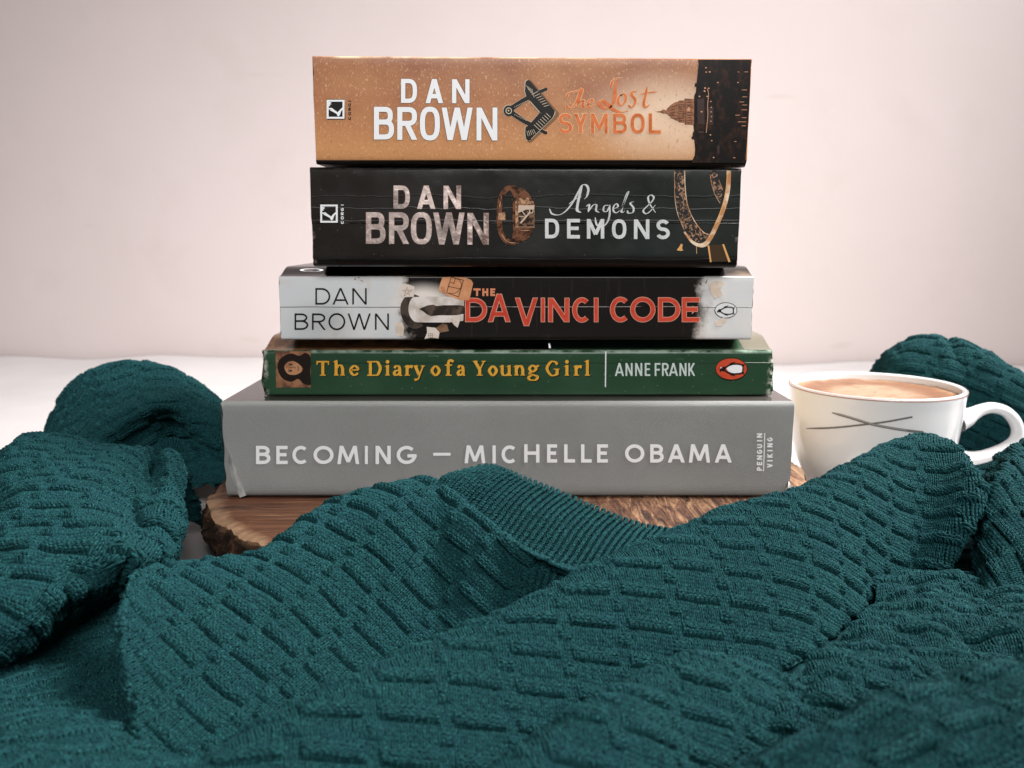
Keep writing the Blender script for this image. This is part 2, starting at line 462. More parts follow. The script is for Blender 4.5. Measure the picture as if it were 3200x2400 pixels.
def shade_auto(o, ang=35):
    o.data.polygons.foreach_set('use_smooth', np.ones(len(o.data.polygons), dtype=bool))
    o.data.set_sharp_from_angle(angle=R(ang))
def offset_strip(path, t):
    """closed profile of a sheet of thickness t whose outer face follows path (y,z); the inside lies to the left"""
    p = np.array(path); d = np.gradient(p, axis=0); d /= np.linalg.norm(d, axis=1)[:, None]
    n = np.stack([d[:, 1], -d[:, 0]], 1)
    return list(map(tuple, p)) + list(map(tuple, (p - n * t)[::-1]))

BOOKS = []
def make_book(kind, label, cat, Y, xl, xr, zb, zt, depth, mats, r_low=0.003, r_top=0.0012, swell_top=0.0, swell_low=0.0,
              roll=0.0, seed=1, t=0.0007, overhang=0.0, hinge=0.012):
    """cover = back_cover + spine + front_cover round a block of pages; the spine faces the camera"""
    base = ((xl + xr) / 2, Y + depth / 2, zb - swell_low)
    root = empty(kind, base, label, cat, 'books stacked on the wood slice')
    zc = (zb + zt) / 2
    y1 = Y + depth
    def corner(cy, cz, r, a0, a1, k=6): return [(cy + r * math.cos(R(a)), cz + r * math.sin(R(a))) for a in np.linspace(a0, a1, k)]
    # outer path seen from +x: y grows away from the camera, z up
    def top_curve(y): # the front cover rises from the spine to the full page block
        f = min(1.0, max(0.0, (y - Y) / hinge)); f = f * f * (3 - 2 * f); return zt + swell_top * f
    def low_curve(y):
        f = min(1.0, max(0.0, (y - Y) / hinge)); f = f * f * (3 - 2 * f); return zb - swell_low * f
    ys = np.concatenate([np.linspace(Y + r_top, Y + hinge, 9), np.linspace(Y + hinge, y1, 8)[1:]])
    yl = np.concatenate([np.linspace(Y + r_low, Y + hinge, 9), np.linspace(Y + hinge, y1, 8)[1:]])
    spine = corner(Y + r_low, zb + r_low, r_low, 270, 180)
    spine += [(Y, z) for z in np.linspace(zb + r_low, zt - r_top, 14)[1:-1]]
    spine += corner(Y + r_top, zt - r_top, r_top, 180, 90)
    front = [(y, top_curve(y)) for y in ys]
    back = [(y, low_curve(y)) for y in yl]
    kw = dict(roll=roll, zc=zc)
    s = loft_x('spine', offset_strip(spine[::-1], t), xl, xr, mats['spine'], root, base, 60, 0.00003, True, seed, wob=mats.get('wob', 0.00012), **kw)
    f = loft_x('front_cover', offset_strip(front, -t), xl, xr, mats['front'], root, base, 30, 0.00008, True, seed + 1, **kw)
    b = loft_x('back_cover', offset_strip(back, t), xl, xr, mats['back'], root, base, 30, 0.00008, True, seed + 2, **kw)
    for o in (s, f, b): shade_auto(o, 40)
    o_ = overhang
    blk = [(Y + 0.0016, zb + 0.0016)] + [(y, low_curve(y) + t * 1.2) for y in yl[3:] if y < y1 - o_ - .001] + [(y1 - o_ - .0005, low_curve(y1) + t * 1.2), (y1 - o_ - .0005, top_curve(y1) - t * 1.2)] + \
          [(y, top_curve(y) - t * 1.2) for y in ys[::-1] if y < y1 - o_ - .001 and y > Y + .003] + [(Y + 0.0016, zt - 0.0016)]
    pg = loft_x('page_block', blk[::-1], xl + .0006 + o_, xr - .0006 - o_, M_PAGES, root, base, 3, 0.0, True, seed + 3, **kw)
    BOOKS.append((label, base, zb - swell_low, zt + swell_top))
    print('BOOK', label, [round(v * 1000, 1) for v in (xl, xr, zb, zt, Y, zb - swell_low, zt + swell_top)])
    return root, s, base
def quad(Y, xl, xr, ytop, ybot):
    """spine rectangle from photograph coordinates (2212 px wide view)"""
    ym = (ytop + ybot) / 2
    a = on_y(*Zo(xl, ym), Y); b = on_y(*Zo(xr, ym), Y); xm = (xl + xr) / 2
    return a[0], b[0], on_y(*Zo(xm, ybot), Y)[2], on_y(*Zo(xm, ytop), Y)[2]

m = Mat('paper_edges', rough=0.85, spec=0.2)
w = m.noise(1.0, 2, 0.5, vec=m.mapping((30, 30, 5200)))
m.color(m.mix(m.rng(w, .35, .65), lin('#d9cbb2'), lin('#b9a78a'))); m.bump(w, 0.4, 0.0003)
M_PAGES = m.m
def crease_bump(m, z0, amp=0.0007, strength=0.9, width=0.00035, phase=0.0):
    """a long worn fold that runs along the spine near local height z0; returns its mask"""
    q = m.xyz()
    wv = m.math('MULTIPLY', m.math('SUBTRACT', m.noise(28, 3, 0.6, vec=m.mapping((1, 0, 0), (phase, 0, 0))), 0.5), amp * 2.2)
    d = m.math('ABSOLUTE', m.math('SUBTRACT', m.math('SUBTRACT', q[2], z0), wv))
    k = m.rng(d, 0, width, 1, 0, True)
    m.bump(k, strength, 0.0006)
    return k
def lx(base, fr, x, y, Y):                                 # photo -> local x,z of a spine material
    p = on_y(*fr(x, y), Y); return p[0] - base[0], p[2] - base[2]

# ---- 1. the thick sand-coloured paperback on top
Y1 = -0.008
q1 = quad(Y1, 679, 1618, 123.5, 357)
B1 = ((q1[0] + q1[1]) / 2, Y1 + .0555, q1[2])
m = Mat('sand_spine', rough=0.34, spec=0.35)
P = m.xyz(); H1 = q1[3] - q1[2]
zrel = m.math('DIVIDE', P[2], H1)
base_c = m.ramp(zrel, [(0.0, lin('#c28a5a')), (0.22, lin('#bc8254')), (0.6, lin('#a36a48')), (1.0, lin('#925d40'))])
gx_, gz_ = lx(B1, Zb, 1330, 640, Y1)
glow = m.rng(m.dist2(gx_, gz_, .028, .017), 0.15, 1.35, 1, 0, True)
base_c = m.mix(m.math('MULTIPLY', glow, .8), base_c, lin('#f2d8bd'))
patch = m.rng(m.noise(45, 3), .4, .65)
base_c = m.mix(m.math('MULTIPLY', patch, .35), base_c, lin('#c9915e'))
dots = m.rng(m.noise(1.0, 2, .55, vec=m.mapping((1500, 1500, 850))), .58, .76)
base_c = m.mix(m.math('MULTIPLY', dots, .55), base_c, lin('#e8c196'))
dk = m.rng(m.noise(1.0, 2, .5, vec=m.mapping((900, 900, 500), (4, 3, 1))), .60, .72)
base_c = m.mix(m.math('MULTIPLY', dk, .45), base_c, lin('#96683f'))
# the print wraps round the lower corner, where the back cover's black begins
low = m.rng(P[2], H1 * .046, H1 * .054, 0, 1)
base_c = m.mix(low, lin('#17120f'), base_c)
wear = m.math('MULTIPLY', m.rng(P[2], H1 * .982, H1 * 1.0, 0, 1), m.rng(m.noise(120, 3), .35, .6))
base_c = m.mix(wear, base_c, lin('#e0c3a0'))
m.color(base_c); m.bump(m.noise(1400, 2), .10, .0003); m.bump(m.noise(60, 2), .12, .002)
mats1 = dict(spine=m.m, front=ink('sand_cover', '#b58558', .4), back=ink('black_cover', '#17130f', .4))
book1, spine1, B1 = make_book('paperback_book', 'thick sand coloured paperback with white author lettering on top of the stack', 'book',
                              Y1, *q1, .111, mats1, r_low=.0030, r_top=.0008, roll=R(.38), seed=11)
LIFT = 0.00018
M_WHITE = ink('white_print', '#e9e9ea', .5, .4)
M_BLACK = ink('black_print', '#16120f', .5, .4)
k = Ink(Za, Y1, LIFT); kd = Ink(Za, Y1, LIFT - .00005)
for ch, a, b, y0, y1, t in (('D', 945, 1087, 302, 515, 38), ('A', 1158, 1322, 303, 517, 40), ('N', 1397, 1552, 305, 518, 38),
                            ('B', 705, 883, 549, 839, 45), ('R', 912, 1092, 551, 842, 45), ('O', 1112, 1290, 548, 848, 45), ('W', 1300, 1585, 556, 845, 45), ('N', 1614, 1799, 556, 848, 43)):
    k.letter(ch, a, b, y0, y1, t, 2.7)
    kd.letter(ch, a, b, y0, y1, t, 2.7, grow=3.2)
kd.build('lettering_outline', ink('brown_print', '#6d4227', .5), spine1, B1)
k.build('author_lettering', M_WHITE, spine1, B1)
k = Ink(Za, Y1, LIFT - .00003); k.poly([(283, 482), (443, 482), (452, 660), (292, 662)])
k.build('logo_frame', M_BLACK, spine1, B1)
k = Ink(Za, Y1, LIFT)
def corgi(k, x0, y0, sx, sy, white_frame=True):
    f = lambda u, v: (x0 + u * sx, y0 + v * sy)
    for a in ([(0, 0), (1, 0), (1, .10), (0, .10)], [(0, .90), (1, .90), (1, 1), (0, 1)], [(0, .1), (.11, .1), (.11, .9), (0, .9)], [(.89, .1), (1, .1), (1, .9), (.89, .9)]):
        k.poly([f(*q) for q in a])
    k.poly([f(*q) for q in ((.11, .44), (.30, .43), (.38, .50), (.62, .66), (.72, .55), (.89, .40), (.89, .52), (.80, .62), (.76, .76), (.70, .86), (.63, .88), (.55, .74), (.36, .64), (.24, .58), (.16, .56), (.26, .53), (.11, .50))])
    k.poly([f(*q) for q in ((.11, .12), (.28, .12), (.20, .18), (.28, .24), (.16, .24), (.20, .32), (.11, .34))])
corgi(k, 286, 487, 158, 168)
k.build('publisher_logo', M_WHITE, spine1, B1)
k = Ink(Za, Y1, LIFT)
for ch, y0, y1 in (('C', 665, 634), ('O', 624, 592), ('R', 582, 556), ('G', 547, 517), ('I', 503, 494)): k.vletter(ch, y0, y1, 478, 501, 6.5, 2.4)
k.build('publisher_lettering', M_BLACK, spine1, B1)
# square-and-compass emblem
k0 = Ink(Zb, Y1, LIFT - .00010); kl = Ink(Zb, Y1, LIFT - .00006); k = Ink(Zb, Y1, LIFT)
up = [(118, 318), (140, 302), (158, 312), (372, 572), (368, 604), (310, 604), (238, 585), (160, 488), (130, 464), (112, 402)]
dn = [(114, 760), (118, 712), (134, 702), (176, 660), (238, 588), (312, 602), (366, 602), (352, 634), (162, 820), (140, 828), (122, 812)]
for P_, col in ((up, 1), (dn, 1)):
    cx = sum(q[0] for q in P_) / len(P_); cy = sum(q[1] for q in P_) / len(P_)
    kl.poly([(cx + (x - cx) * 1.05 - 4, cy + (y - cy) * 1.03) for x, y in P_]); k.poly(P_)
    k0.poly([(cx + (x - cx) * 1.12 + 16, cy + (y - cy) * 1.08 + 10) for x, y in P_])
for P_ in ([(-20, 560), (100, 480), (200, 425), (290, 384)], [(-20, 575), (90, 650), (190, 705), (290, 762)]):
    kl.stroke(P_, lambda a, d: 54 - 20 * a); k.stroke(P_, lambda a, d: 46 - 20 * a)
kl.ellipse(-30, 568, 50, 52); k.ellipse(-28, 570, 45, 47)
for c in ((292, 384), (292, 760)): k.ellipse(c[0], c[1], 14, 14)
M_TAN = ink('tan_print', '#b9a48c', .5)
k0.build('emblem_shadow', ink('umber_print', '#7d5633', .6), spine1, B1)
kl.build('emblem_outline', M_TAN, spine1, B1)
em = k.build('emblem', M_BLACK, spine1, B1)
k = Ink(Zb, Y1, LIFT + .00008)
for i in range(7):
    a = i / 6
    k.stroke([(180 + 95 * a, 425 + 108 * a), (226 + 95 * a, 402 + 118 * a)], 4.5, False)
    k.stroke([(190 + 105 * a, 690 - 98 * a), (238 + 95 * a, 735 - 108 * a)], 4.5, False)
for i in range(4): k.stroke([(122 + 16 * i, 350 + 10 * i), (150 + 14 * i, 395 + 20 * i)], 3.5, False)
for i in range(5): k.stroke([(128 + 14 * i, 745 - 4 * i), (140 + 16 * i, 790 - 6 * i)], 3.5, False)
k.stroke([(-28 + 24 * math.cos(a), 570 + 25 * math.sin(a)) for a in np.linspace(0, 6.28, 20)[:-1]], 7, False, True); k.ellipse(-30, 568, 7, 7)
for i in range(9):
    for sg in (-1, 1): k.ellipse(25 + i * 13, 570 + sg * (34 + i * 6.4) * (1.0 if sg > 0 else 1.0), 4, 3)
k.stroke([(158, 492), (238, 584)], 7, False); k.stroke([(372, 575), (366, 602), (352, 632), (165, 815)], 4, False)
k.build('emblem_engraving', ink('pale_tan_print', '#c9b79f', .5), spine1, B1)
# brushed title words and the capitals below
kg = Ink(Zb, Y1, LIFT - .00006); k = Ink(Zb, Y1, LIFT)
script1 = [[(470, 458), (488, 420), (540, 404), (612, 392)], [(598, 366), (580, 430), (552, 500), (515, 546), (482, 545), (470, 522)],
           [(612, 374), (592, 440), (560, 540)], [(562, 530), (594, 488), (618, 484), (610, 520), (616, 543), (642, 528)],
           [(648, 522), (692, 496), (690, 472), (666, 484), (654, 520), (674, 546), (702, 530), (722, 512)],
           [(852, 372), (868, 318), (900, 296), (946, 284)], [(908, 304), (890, 390), (884, 470), (852, 538), (800, 548), (760, 520), (756, 490), (786, 484), (830, 520), (880, 562), (940, 582), (1004, 572)],
           [(960, 424), (926, 450), (918, 500), (944, 524), (978, 490), (980, 440), (956, 424), (930, 446)],
           [(1082, 402), (1040, 404), (1036, 436), (1062, 470), (1060, 512), (1030, 540), (1004, 520)],
           [(1168, 362), (1152, 440), (1138, 512), (1156, 540), (1190, 516)], [(1112, 428), (1170, 414), (1252, 405)]]
for s_ in script1: kg.brush(s_, 16, 34, 70); k.brush(s_, 7, 25 if s_[0][0] != 908 else 38, 70)
for ch, a, b in (('S', 402, 520), ('Y', 534, 650), ('M', 683, 826), ('B', 874, 992), ('O', 1026, 1146), ('L', 1182, 1286)):
    kg.letter(ch, a, b, 594, 766, 27, 2.4, grow=5); k.letter(ch, a, b, 594, 766, 27, 2.4)
kg.build('title_outline', ink('cream_print', '#dfb488', .5), spine1, B1)
k.build('title_lettering', ink('apricot_print', '#d67442', .4, .5, .0, ('#c0602f', 300)), spine1, B1)
# printed dusk skyline with a lit dome, lying on its side
sky = [(1606, 128), (1612, 165), (1604, 250), (1594, 330), (1580, 334), (1578, 360), (1592, 366), (1588, 410), (1574, 440), (1568, 560), (1566, 690), (1572, 740), (1560, 765), (1560, 790), (1550, 795), (1553, 816), (1574, 820), (1582, 900), (1578, 960), (1556, 1000), (1558, 1018), (2018, 1022), (2050, 560), (2066, 128)]
k = Ink(Zb, Y1, LIFT - .0001); k.poly(sky)
M_DUSK = Mat('dusk_print', rough=.28, spec=.25)
M_DUSK.color(M_DUSK.mix(M_DUSK.rng(M_DUSK.noise(1, 4, .65, vec=M_DUSK.mapping((420, 420, 260))), .5, .72), lin('#15110f'), lin('#3a241a')))
skyl = k.build('skyline', M_DUSK.m, spine1, B1)
k = Ink(Zb, Y1, LIFT); k.poly([(1238, 578), (1288, 571), (1308, 558), (1334, 568), (1344, 546), (1366, 524), (1402, 500), (1442, 488), (1446, 664), (1402, 645), (1366, 622), (1344, 602), (1330, 592), (1306, 594), (1286, 585)])
k.poly([(1440, 482), (1498, 478), (1500, 674), (1444, 668)]); k.poly([(1490, 464), (1574, 466), (1572, 692), (1492, 688)])
k.build('dome', ink('bronze_print', '#9a6645', .5, .5, 0, ('#6f4129', 700)), spine1, B1)
k = Ink(Zb, Y1, LIFT + .00006)
for i in range(9): k.stroke([(1446, 496 + i * 20), (1490, 494 + i * 20)], 5, False)
for i in range(10): k.stroke([(1510, 476 + i * 22), (1556, 476 + i * 22)], 6, False)
for i in range(5): k.stroke([(1352 + i * 4, 590 - (i - 2) * 0 - 40 + i * 20), (1432, 520 + i * 30)], 3.5, False)
k.stroke([(1502, 466), (1500, 690)], 4, False); k.stroke([(1440, 486), (1444, 666)], 4, False)
k.build('dome_columns', ink('umber_line_print', '#4a2a1c', .5), spine1, B1)
k = Ink(Zb, Y1, LIFT + .00008)
for x, y, r in ((1676, 198, 7), (1678, 236, 7), (1708, 234, 8), (1778, 326, 7), (1952, 326, 6), (1668, 374, 9), (1664, 400, 9), (1700, 376, 7), (1620, 446, 8), (1688, 446, 8), (1638, 578, 8), (1714, 778, 7), (1726, 828, 6), (1742, 974, 7), (1526, 562, 16), (1528, 545, 9), (1718, 490, 6), (1722, 540, 6), (1720, 580, 6), (1724, 620, 6), (1718, 660, 6)):
    k.ellipse(x, y, r, r * .8, 10)
k.stroke([(1690, 380), (1698, 430), (1690, 520), (1692, 600), (1684, 700), (1678, 760)], 5)
for x0, x1, y in ((2010, 2040, 234), (1950, 1965, 235), (1985, 2030, 390), (1990, 2030, 450), (1966, 2006, 494), (1990, 2032, 520), (1982, 2030, 562), (1930, 1968, 608), (1986, 2026, 630), (1952, 2022, 666), (1984, 2020, 700), (1920, 1940, 836), (1910, 1930, 976)): k.stroke([(x0, y), (x1, y)], 4.5, False)
k.build('city_lights', ink('light_dots_print', '#c98f6c', .5), spine1, B1)
k = Ink(Zb, Y1, LIFT + .00003)
for P_ in ([(1600, 470), (1660, 462), (1664, 690), (1604, 684)], [(1690, 540), (1740, 540), (1738, 690), (1696, 690)], [(1610, 745), (1660, 745), (1656, 765), (1612, 765)], [(1770, 870), (1795, 870), (1792, 940), (1772, 940)]): k.poly(P_)
k.build('skyline_buildings', ink('dim_brown_print', '#33201a', .5), spine1, B1)

# ---- 2. the charcoal paperback
Y2 = -0.004
q2 = quad(Y2, 673, 1597, 362.5, 578)
B2 = ((q2[0] + q2[1]) / 2, Y2 + .0555, q2[2]); H2 = q2[3] - q2[2]
m = Mat('charcoal_spine', rough=0.3, spec=0.3)
P = m.xyz()
c = m.mix(m.rng(P[0], -.03, .06), lin('#1f1b18'), lin('#1b2320'))
c = m.mix(m.math('MULTIPLY', m.rng(m.noise(18, 3), .45, .7), .4), c, lin('#2b2724'))
low = m.rng(P[2], H2 * .10, H2 * .13, 0, 1); c = m.mix(low, lin('#15110f'), c)
sp = m.rng(m.voro(240), 0.0, .09, 1, 0); c = m.mix(m.math('MULTIPLY', sp, .5), c, lin('#77706a'))
z_main = lx(B2, Zc, 600, 560, Y2)[1]
k1 = crease_bump(m, z_main, .0005, 1.0, .00030)
k2 = crease_bump(m, z_main + .0010, .0010, .35, .00030, .7)
k3 = crease_bump(m, lx(B2, Zc, 600, 430, Y2)[1], .0030, .35, .00030, 2.2)
k4 = crease_bump(m, lx(B2, Zc, 600, 320, Y2)[1], .003, .5, .00040, 4.1)
k5 = crease_bump(m, lx(B2, Zc, 600, 880, Y2)[1], .0016, .2, .00040, 5.5)
k6 = crease_bump(m, lx(B2, Zc, 600, 78, Y2)[1], .0002, .8, .00035, 6.5)
wn = m.rng(m.noise(160, 3, .7), .45, .62)
for kk, a in ((k1, .45), (k2, .10), (k3, .06), (k4, .03), (k6, .2)): c = m.mix(m.math('MULTIPLY', m.math('MULTIPLY', kk, wn), a), c, lin('#8d867f'))
ends = m.math('ABSOLUTE', P[0]); we = m.math('MULTIPLY', m.rng(ends, (q2[1] - q2[0]) / 2 - .0016, (q2[1] - q2[0]) / 2 - .0002, 0, 1), m.rng(m.noise(110, 3, .6, vec=m.mapping((.6, 1, 1))), .56, .62))
c = m.mix(we, c, lin('#a89d95'))
m.color(c); m.bump(m.noise(35, 3), .25, .004); m.bump(m.noise(1500, 2), .08, .0003)
m.rough(m.rng(m.noise(60, 4), .3, .7, .24, .38))
mats2 = dict(spine=m.m, front=ink('charcoal_cover', '#2a2623', .35), back=ink('black_cover_two', '#15110f', .35))
book2, spine2, B2 = make_book('paperback_book', 'charcoal black paperback with silver foil author lettering, second from the top', 'book',
                              Y2, *q2, .111, mats2, r_low=.0038, r_top=.0010, roll=R(.22), seed=21)
m = Mat('silver_foil', rough=.28, metal=.85)
f = m.rng(m.noise(420, 4, .65), .34, .56); g = m.rng(m.noise(30, 2, .5, vec=m.mapping((1, 1, 2))), .40, .62)
m.color(m.mix(m.math('MULTIPLY', f, m.rng(g, 0, 1, .9, .3)), lin('#ead8d0'), lin('#8d6d62')))
m.bump(m.noise(500, 3), .35, .0004); m.rough(m.rng(m.noise(90, 3), .3, .7, .2, .5))
M_FOIL = m.m
k = Ink(Zc, Y2, LIFT); kd = Ink(Zc, Y2, LIFT - .00005)
for ch, a, b, y0, y1, t in (('D', 880, 1021, 227, 430, 37), ('A', 1084, 1252, 228, 432, 38), ('N', 1323, 1475, 229, 433, 37),
                            ('B', 636, 806, 464, 740, 43), ('R', 840, 1017, 465, 742, 43), ('O', 1034, 1216, 463, 746, 43), ('W', 1227, 1512, 467, 747, 43), ('N', 1535, 1720, 471, 748, 41)):
    k.letter(ch, a, b, y0, y1, t, 2.7); kd.letter(ch, a, b, y0, y1, t, 2.7, grow=2.5)
kd.build('lettering_outline', ink('pink_foil_edge', '#c8a99c', .35, .5, .5), spine2, B2)
k.build('author_lettering', M_FOIL, spine2, B2)
k = Ink(Zc, Y2, LIFT); corgi(k, 229, 395, 155, 160)
k.build('publisher_logo', M_WHITE, spine2, B2)
k = Ink(Zc, Y2, LIFT)
for ch, y0, y1 in (('C', 566, 538), ('O', 528, 498), ('R', 488, 462), ('G', 453, 424), ('I', 404, 394)): k.vletter(ch, y0, y1, 412, 437, 6.5, 2.4)
k.build('publisher_lettering', M_WHITE, spine2, B2)
M_OFFW = ink('soft_white_print', '#d3d4d4', .5, .4, 0, ('#c2c3c3', 160))
k = Ink(Zd, Y2, LIFT)
for s_, hi in (([(275, 432), (298, 476), (360, 486), (420, 452), (480, 378), (530, 286), (566, 224), (602, 224), (620, 262), (606, 322), (582, 346)], 22), ([(566, 226), (540, 320), (524, 400), (522, 446), (556, 466)], 26), ([(446, 392), (500, 350), (562, 324)], 12),
           ([(600, 412), (628, 396), (618, 462)], 18), ([(620, 458), (662, 400), (692, 400), (688, 446), (718, 466)], 18), ([(806, 402), (764, 406), (754, 448), (784, 456), (808, 408)], 16),
           ([(812, 396), (806, 500), (782, 560), (740, 592), (694, 572), (680, 508)], 18), ([(838, 436), (882, 414), (870, 388), (846, 408), (842, 450), (868, 468), (900, 446)], 16),
           ([(902, 464), (940, 372), (976, 284), (958, 304), (922, 418), (918, 464), (944, 452)], 15), ([(1024, 368), (992, 384), (1020, 424), (1014, 464), (974, 470), (966, 446)], 18),
           ([(1216, 466), (1164, 388), (1150, 332), (1176, 310), (1200, 332), (1180, 372), (1130, 420), (1106, 452), (1132, 476), (1172, 450), (1214, 398)], 17)):
    k.brush(s_, 6, hi, 75)
for ch, a, b in (('D', 236, 361), ('E', 431, 545), ('M', 607, 761), ('O', 829, 957), ('N', 1024, 1161), ('S', 1220, 1342)): k.letter(ch, a, b, 520 + (a - 236) * .008, 694 + (a - 236) * .008, 31, 2.5)
k.build('title_lettering', M_OFFW, spine2, B2)
# printed wristwatch
M_BRZ = ink('bronze_foil', '#7a5039', .4, .5, .2, ('#2c1a12', 420)); M_BRZ2 = ink('pale_bronze_print', '#c99b78', .4, .5, .2, ('#5a3a28', 500))
k = Ink(Zc, Y2, LIFT)
k.stroke([(1960, 250), (1890, 252), (1836, 320), (1818, 420), (1816, 540), (1830, 640), (1880, 716), (1960, 730)], lambda a, d: 46)
k.poly([(1884, 246), (1960, 238), (2030, 252), (2080, 300), (2116, 372), (1960, 372), (1940, 320), (1916, 272)])
k.poly([(1940, 602), (2118, 602), (2104, 660), (2060, 708), (1990, 734), (1900, 730), (1930, 690)])
k.poly([(1936, 360), (1966, 360), (1966, 610), (1940, 640), (1934, 520)])
k.build('watch_strap', M_BRZ, spine2, B2)
k = Ink(Zc, Y2, LIFT + .00006)
k.poly([(1958, 366), (2118, 366), (2122, 390), (1960, 388)]); k.poly([(1994, 336), (2076, 334), (2080, 366), (1992, 366)])
k.poly([(1958, 392), (2128, 396), (2126, 604), (1960, 606)]); k.poly([(1808, 470), (1868, 462), (1870, 530), (1808, 534)])
k.stroke([(1836, 320), (1818, 420)], 8, False); k.stroke([(1836, 660), (1890, 724), (1980, 738)], 7); k.stroke([(1990, 625), (2090, 625)], 7, False)
k.build('watch_case', M_BRZ2, spine2, B2)
k = Ink(Zc, Y2, LIFT + .00012)
k.poly([(1984, 402), (2124, 402), (2124, 590), (1984, 590)]); k.stroke([(1960, 600), (2122, 600)], 6, False)
wf = k.build('watch_dial', ink('dial_print', '#2a1c15', .4, .5, 0, ('#80614c', 500)), spine2, B2)
k = Ink(Zc, Y2, LIFT + .00018)
k.poly([(1984, 402), (2124, 402), (2124, 436), (2050, 440), (1984, 470)]); k.stroke([(2004, 560), (2088, 462)], 14, False)
k.stroke([(2100 + 16 * math.cos(a), 450 + 20 * math.sin(a)) for a in np.linspace(0, 6.28, 14)[:-1]], 8, False, True)
k.stroke([(2000, 430), (2050, 496)], 8, False); k.stroke([(1990, 500), (2040, 500)], 6, False)
k.build('watch_hands', ink('cream_metal_print', '#d9c1ad', .35, .5, .2), spine2, B2)
# printed ornamented ring
k = Ink(Zd, Y2, LIFT)
k.poly([(1380, 92), (1470, 92), (1474, 200), (1482, 320), (1512, 440), (1580, 580), (1640, 640), (1692, 658), (1640, 742), (1600, 752), (1540, 728), (1470, 620), (1410, 480), (1384, 330)])
k.poly([(1696, 92), (1756, 92), (1776, 180), (1812, 262), (1790, 388), (1742, 310), (1710, 210)])
m = Mat('engraved_ring_print', rough=.4, metal=.2)
m.color(m.mix(m.rng(m.noise(620, 3, .6, dist=1.5), .52, .58), lin('#14100d'), lin('#a37c5e')))
k.build('ring_band', m.m, spine2, B2)
k = Ink(Zd, Y2, LIFT + .00008)
k.stroke([(1866, 92), (1856, 260), (1820, 420), (1760, 570), (1700, 690), (1650, 750), (1590, 752), (1530, 716), (1470, 636)], lambda a, d: 40 - 24 * max(0, a - .6) / .4)
k.stroke([(1474, 92), (1478, 240), (1500, 400), (1560, 540), (1640, 640), (1690, 660)], 7); k.stroke([(1382, 92), (1386, 330), (1412, 480), (1470, 620)], 4)
k.stroke([(1776, 180), (1812, 262)], 5, False); k.stroke([(1698, 130), (1712, 212), (1744, 310), (1788, 384)], 4)
k.build('ring_rim', ink('gold_print', '#c08a5c', .35, .5, .1, ('#f0d8ba', 160)), spine2, B2)
k = Ink(Zd, Y2, LIFT + .00012)
k.stroke([(1852, 130), (1838, 280), (1800, 430), (1742, 572)], 7); k.poly([(1676, 758), (1692, 756), (1712, 904), (1698, 906)]); k.poly([(1806, 748), (1822, 745), (1880, 900), (1862, 906)])
k.poly([(1425, 770), (1440, 742), (1456, 748), (1450, 786), (1462, 800), (1440, 806), (1402, 800)]); k.stroke([(1578, 765), (1580, 830)], 5, False)
k.build('ring_glints', ink('amber_print', '#d8a164', .4), spine2, B2)
k = Ink(Zd, Y2, LIFT - .00002); k.poly([(1694, 752), (1806, 750), (1860, 900), (1714, 902)])
k.build('ring_backdrop', ink('dark_amber_print', '#40301f', .4), spine2, B2)

# ---- 3. the white and black paperback
Y3 = 0.006
q3 = quad(Y3, 605, 1625.5, 597, 734)
B3 = ((q3[0] + q3[1]) / 2, Y3 + .055, q3[2]); H3 = q3[3] - q3[2]
m = Mat('silver_black_spine', rough=0.26, spec=0.35)
P = m.xyz()
silver = m.mix(m.rng(m.noise(34, 4, .6), .42, .66), lin('#cfd1d2'), lin('#dcd9d5'))
silver = m.mix(m.math('MULTIPLY', m.rng(m.noise(70, 3, .6, dist=.8), .55, .65), .35), silver, lin('#cbbcb0'))
xa = lx(B3, Ze, 1080, 450, Y3)[0]; xb = lx(B3, Ze, 1290, 450, Y3)[0]; xc = lx(B3, Zf, 1350, 450, Y3)[0]; xd = lx(B3, Zf, 1570, 450, Y3)[0]
nz = m.math('MULTIPLY', m.math('SUBTRACT', m.noise(75, 5, .65), .5), .020)
xx = m.math('ADD', P[0], nz)
midk = m.math('MULTIPLY', m.rng(xx, xa, xb, 0, 1, True), m.rng(xx, xc, xd, 1, 0, True))
brown = m.mix(midk, silver, lin('#7d6653'))
black = m.mix(m.rng(m.noise(1, 4, .6, vec=m.mapping((400, 400, 30))), .60, .8), lin('#16120f'), lin('#2e2a25'))
c = m.mix(m.rng(midk, .30, .75), brown, black); c = m.mix(m.rng(midk, .0, .3), silver, c)
gx_, gz_ = lx(B3, Ze, 1340, 380, Y3)
c = m.mix(m.rng(m.dist2(gx_, gz_, .0135, .0075), .3, 1.15, 1, 0, True), c, lin('#e9dfd6'))
z_c = lx(B3, Ze, 600, 440, Y3)[1]
k1 = crease_bump(m, z_c, .0004, 1.0, .00030)
c = m.mix(m.math('MULTIPLY', m.math('MULTIPLY', k1, m.rng(m.noise(140, 3), .35, .55)), .75), c, lin('#e5dcd5'))
k2 = crease_bump(m, H3 * .985, .0001, .3, .00025, 3.3); c = m.mix(m.math('MULTIPLY', k2, .5), c, lin('#d8d2cc'))
m.color(c); m.bump(m.noise(50, 2), .15, .002)
mats3 = dict(spine=m.m, back=ink('pale_cover', '#8d8a87', .35))
m = Mat('dark_glossy_cover', rough=0.22, spec=.6)
m.color(m.mix(m.rng(m.noise(30, 3), .58, .72), lin('#1c1815'), lin('#8a7562'))); m.bump(m.noise(30, 2), .1, .003)
mats3['front'] = m.m
book3, spine3, B3 = make_book('paperback_book', 'white and black paperback with red title lettering, in the middle of the stack', 'book',
                              Y3, *q3, .110, mats3, r_low=.0012, r_top=.0007, swell_top=.0038, swell_low=.0, seed=31, hinge=.016)
k = Ink(Ze, Y3, LIFT)
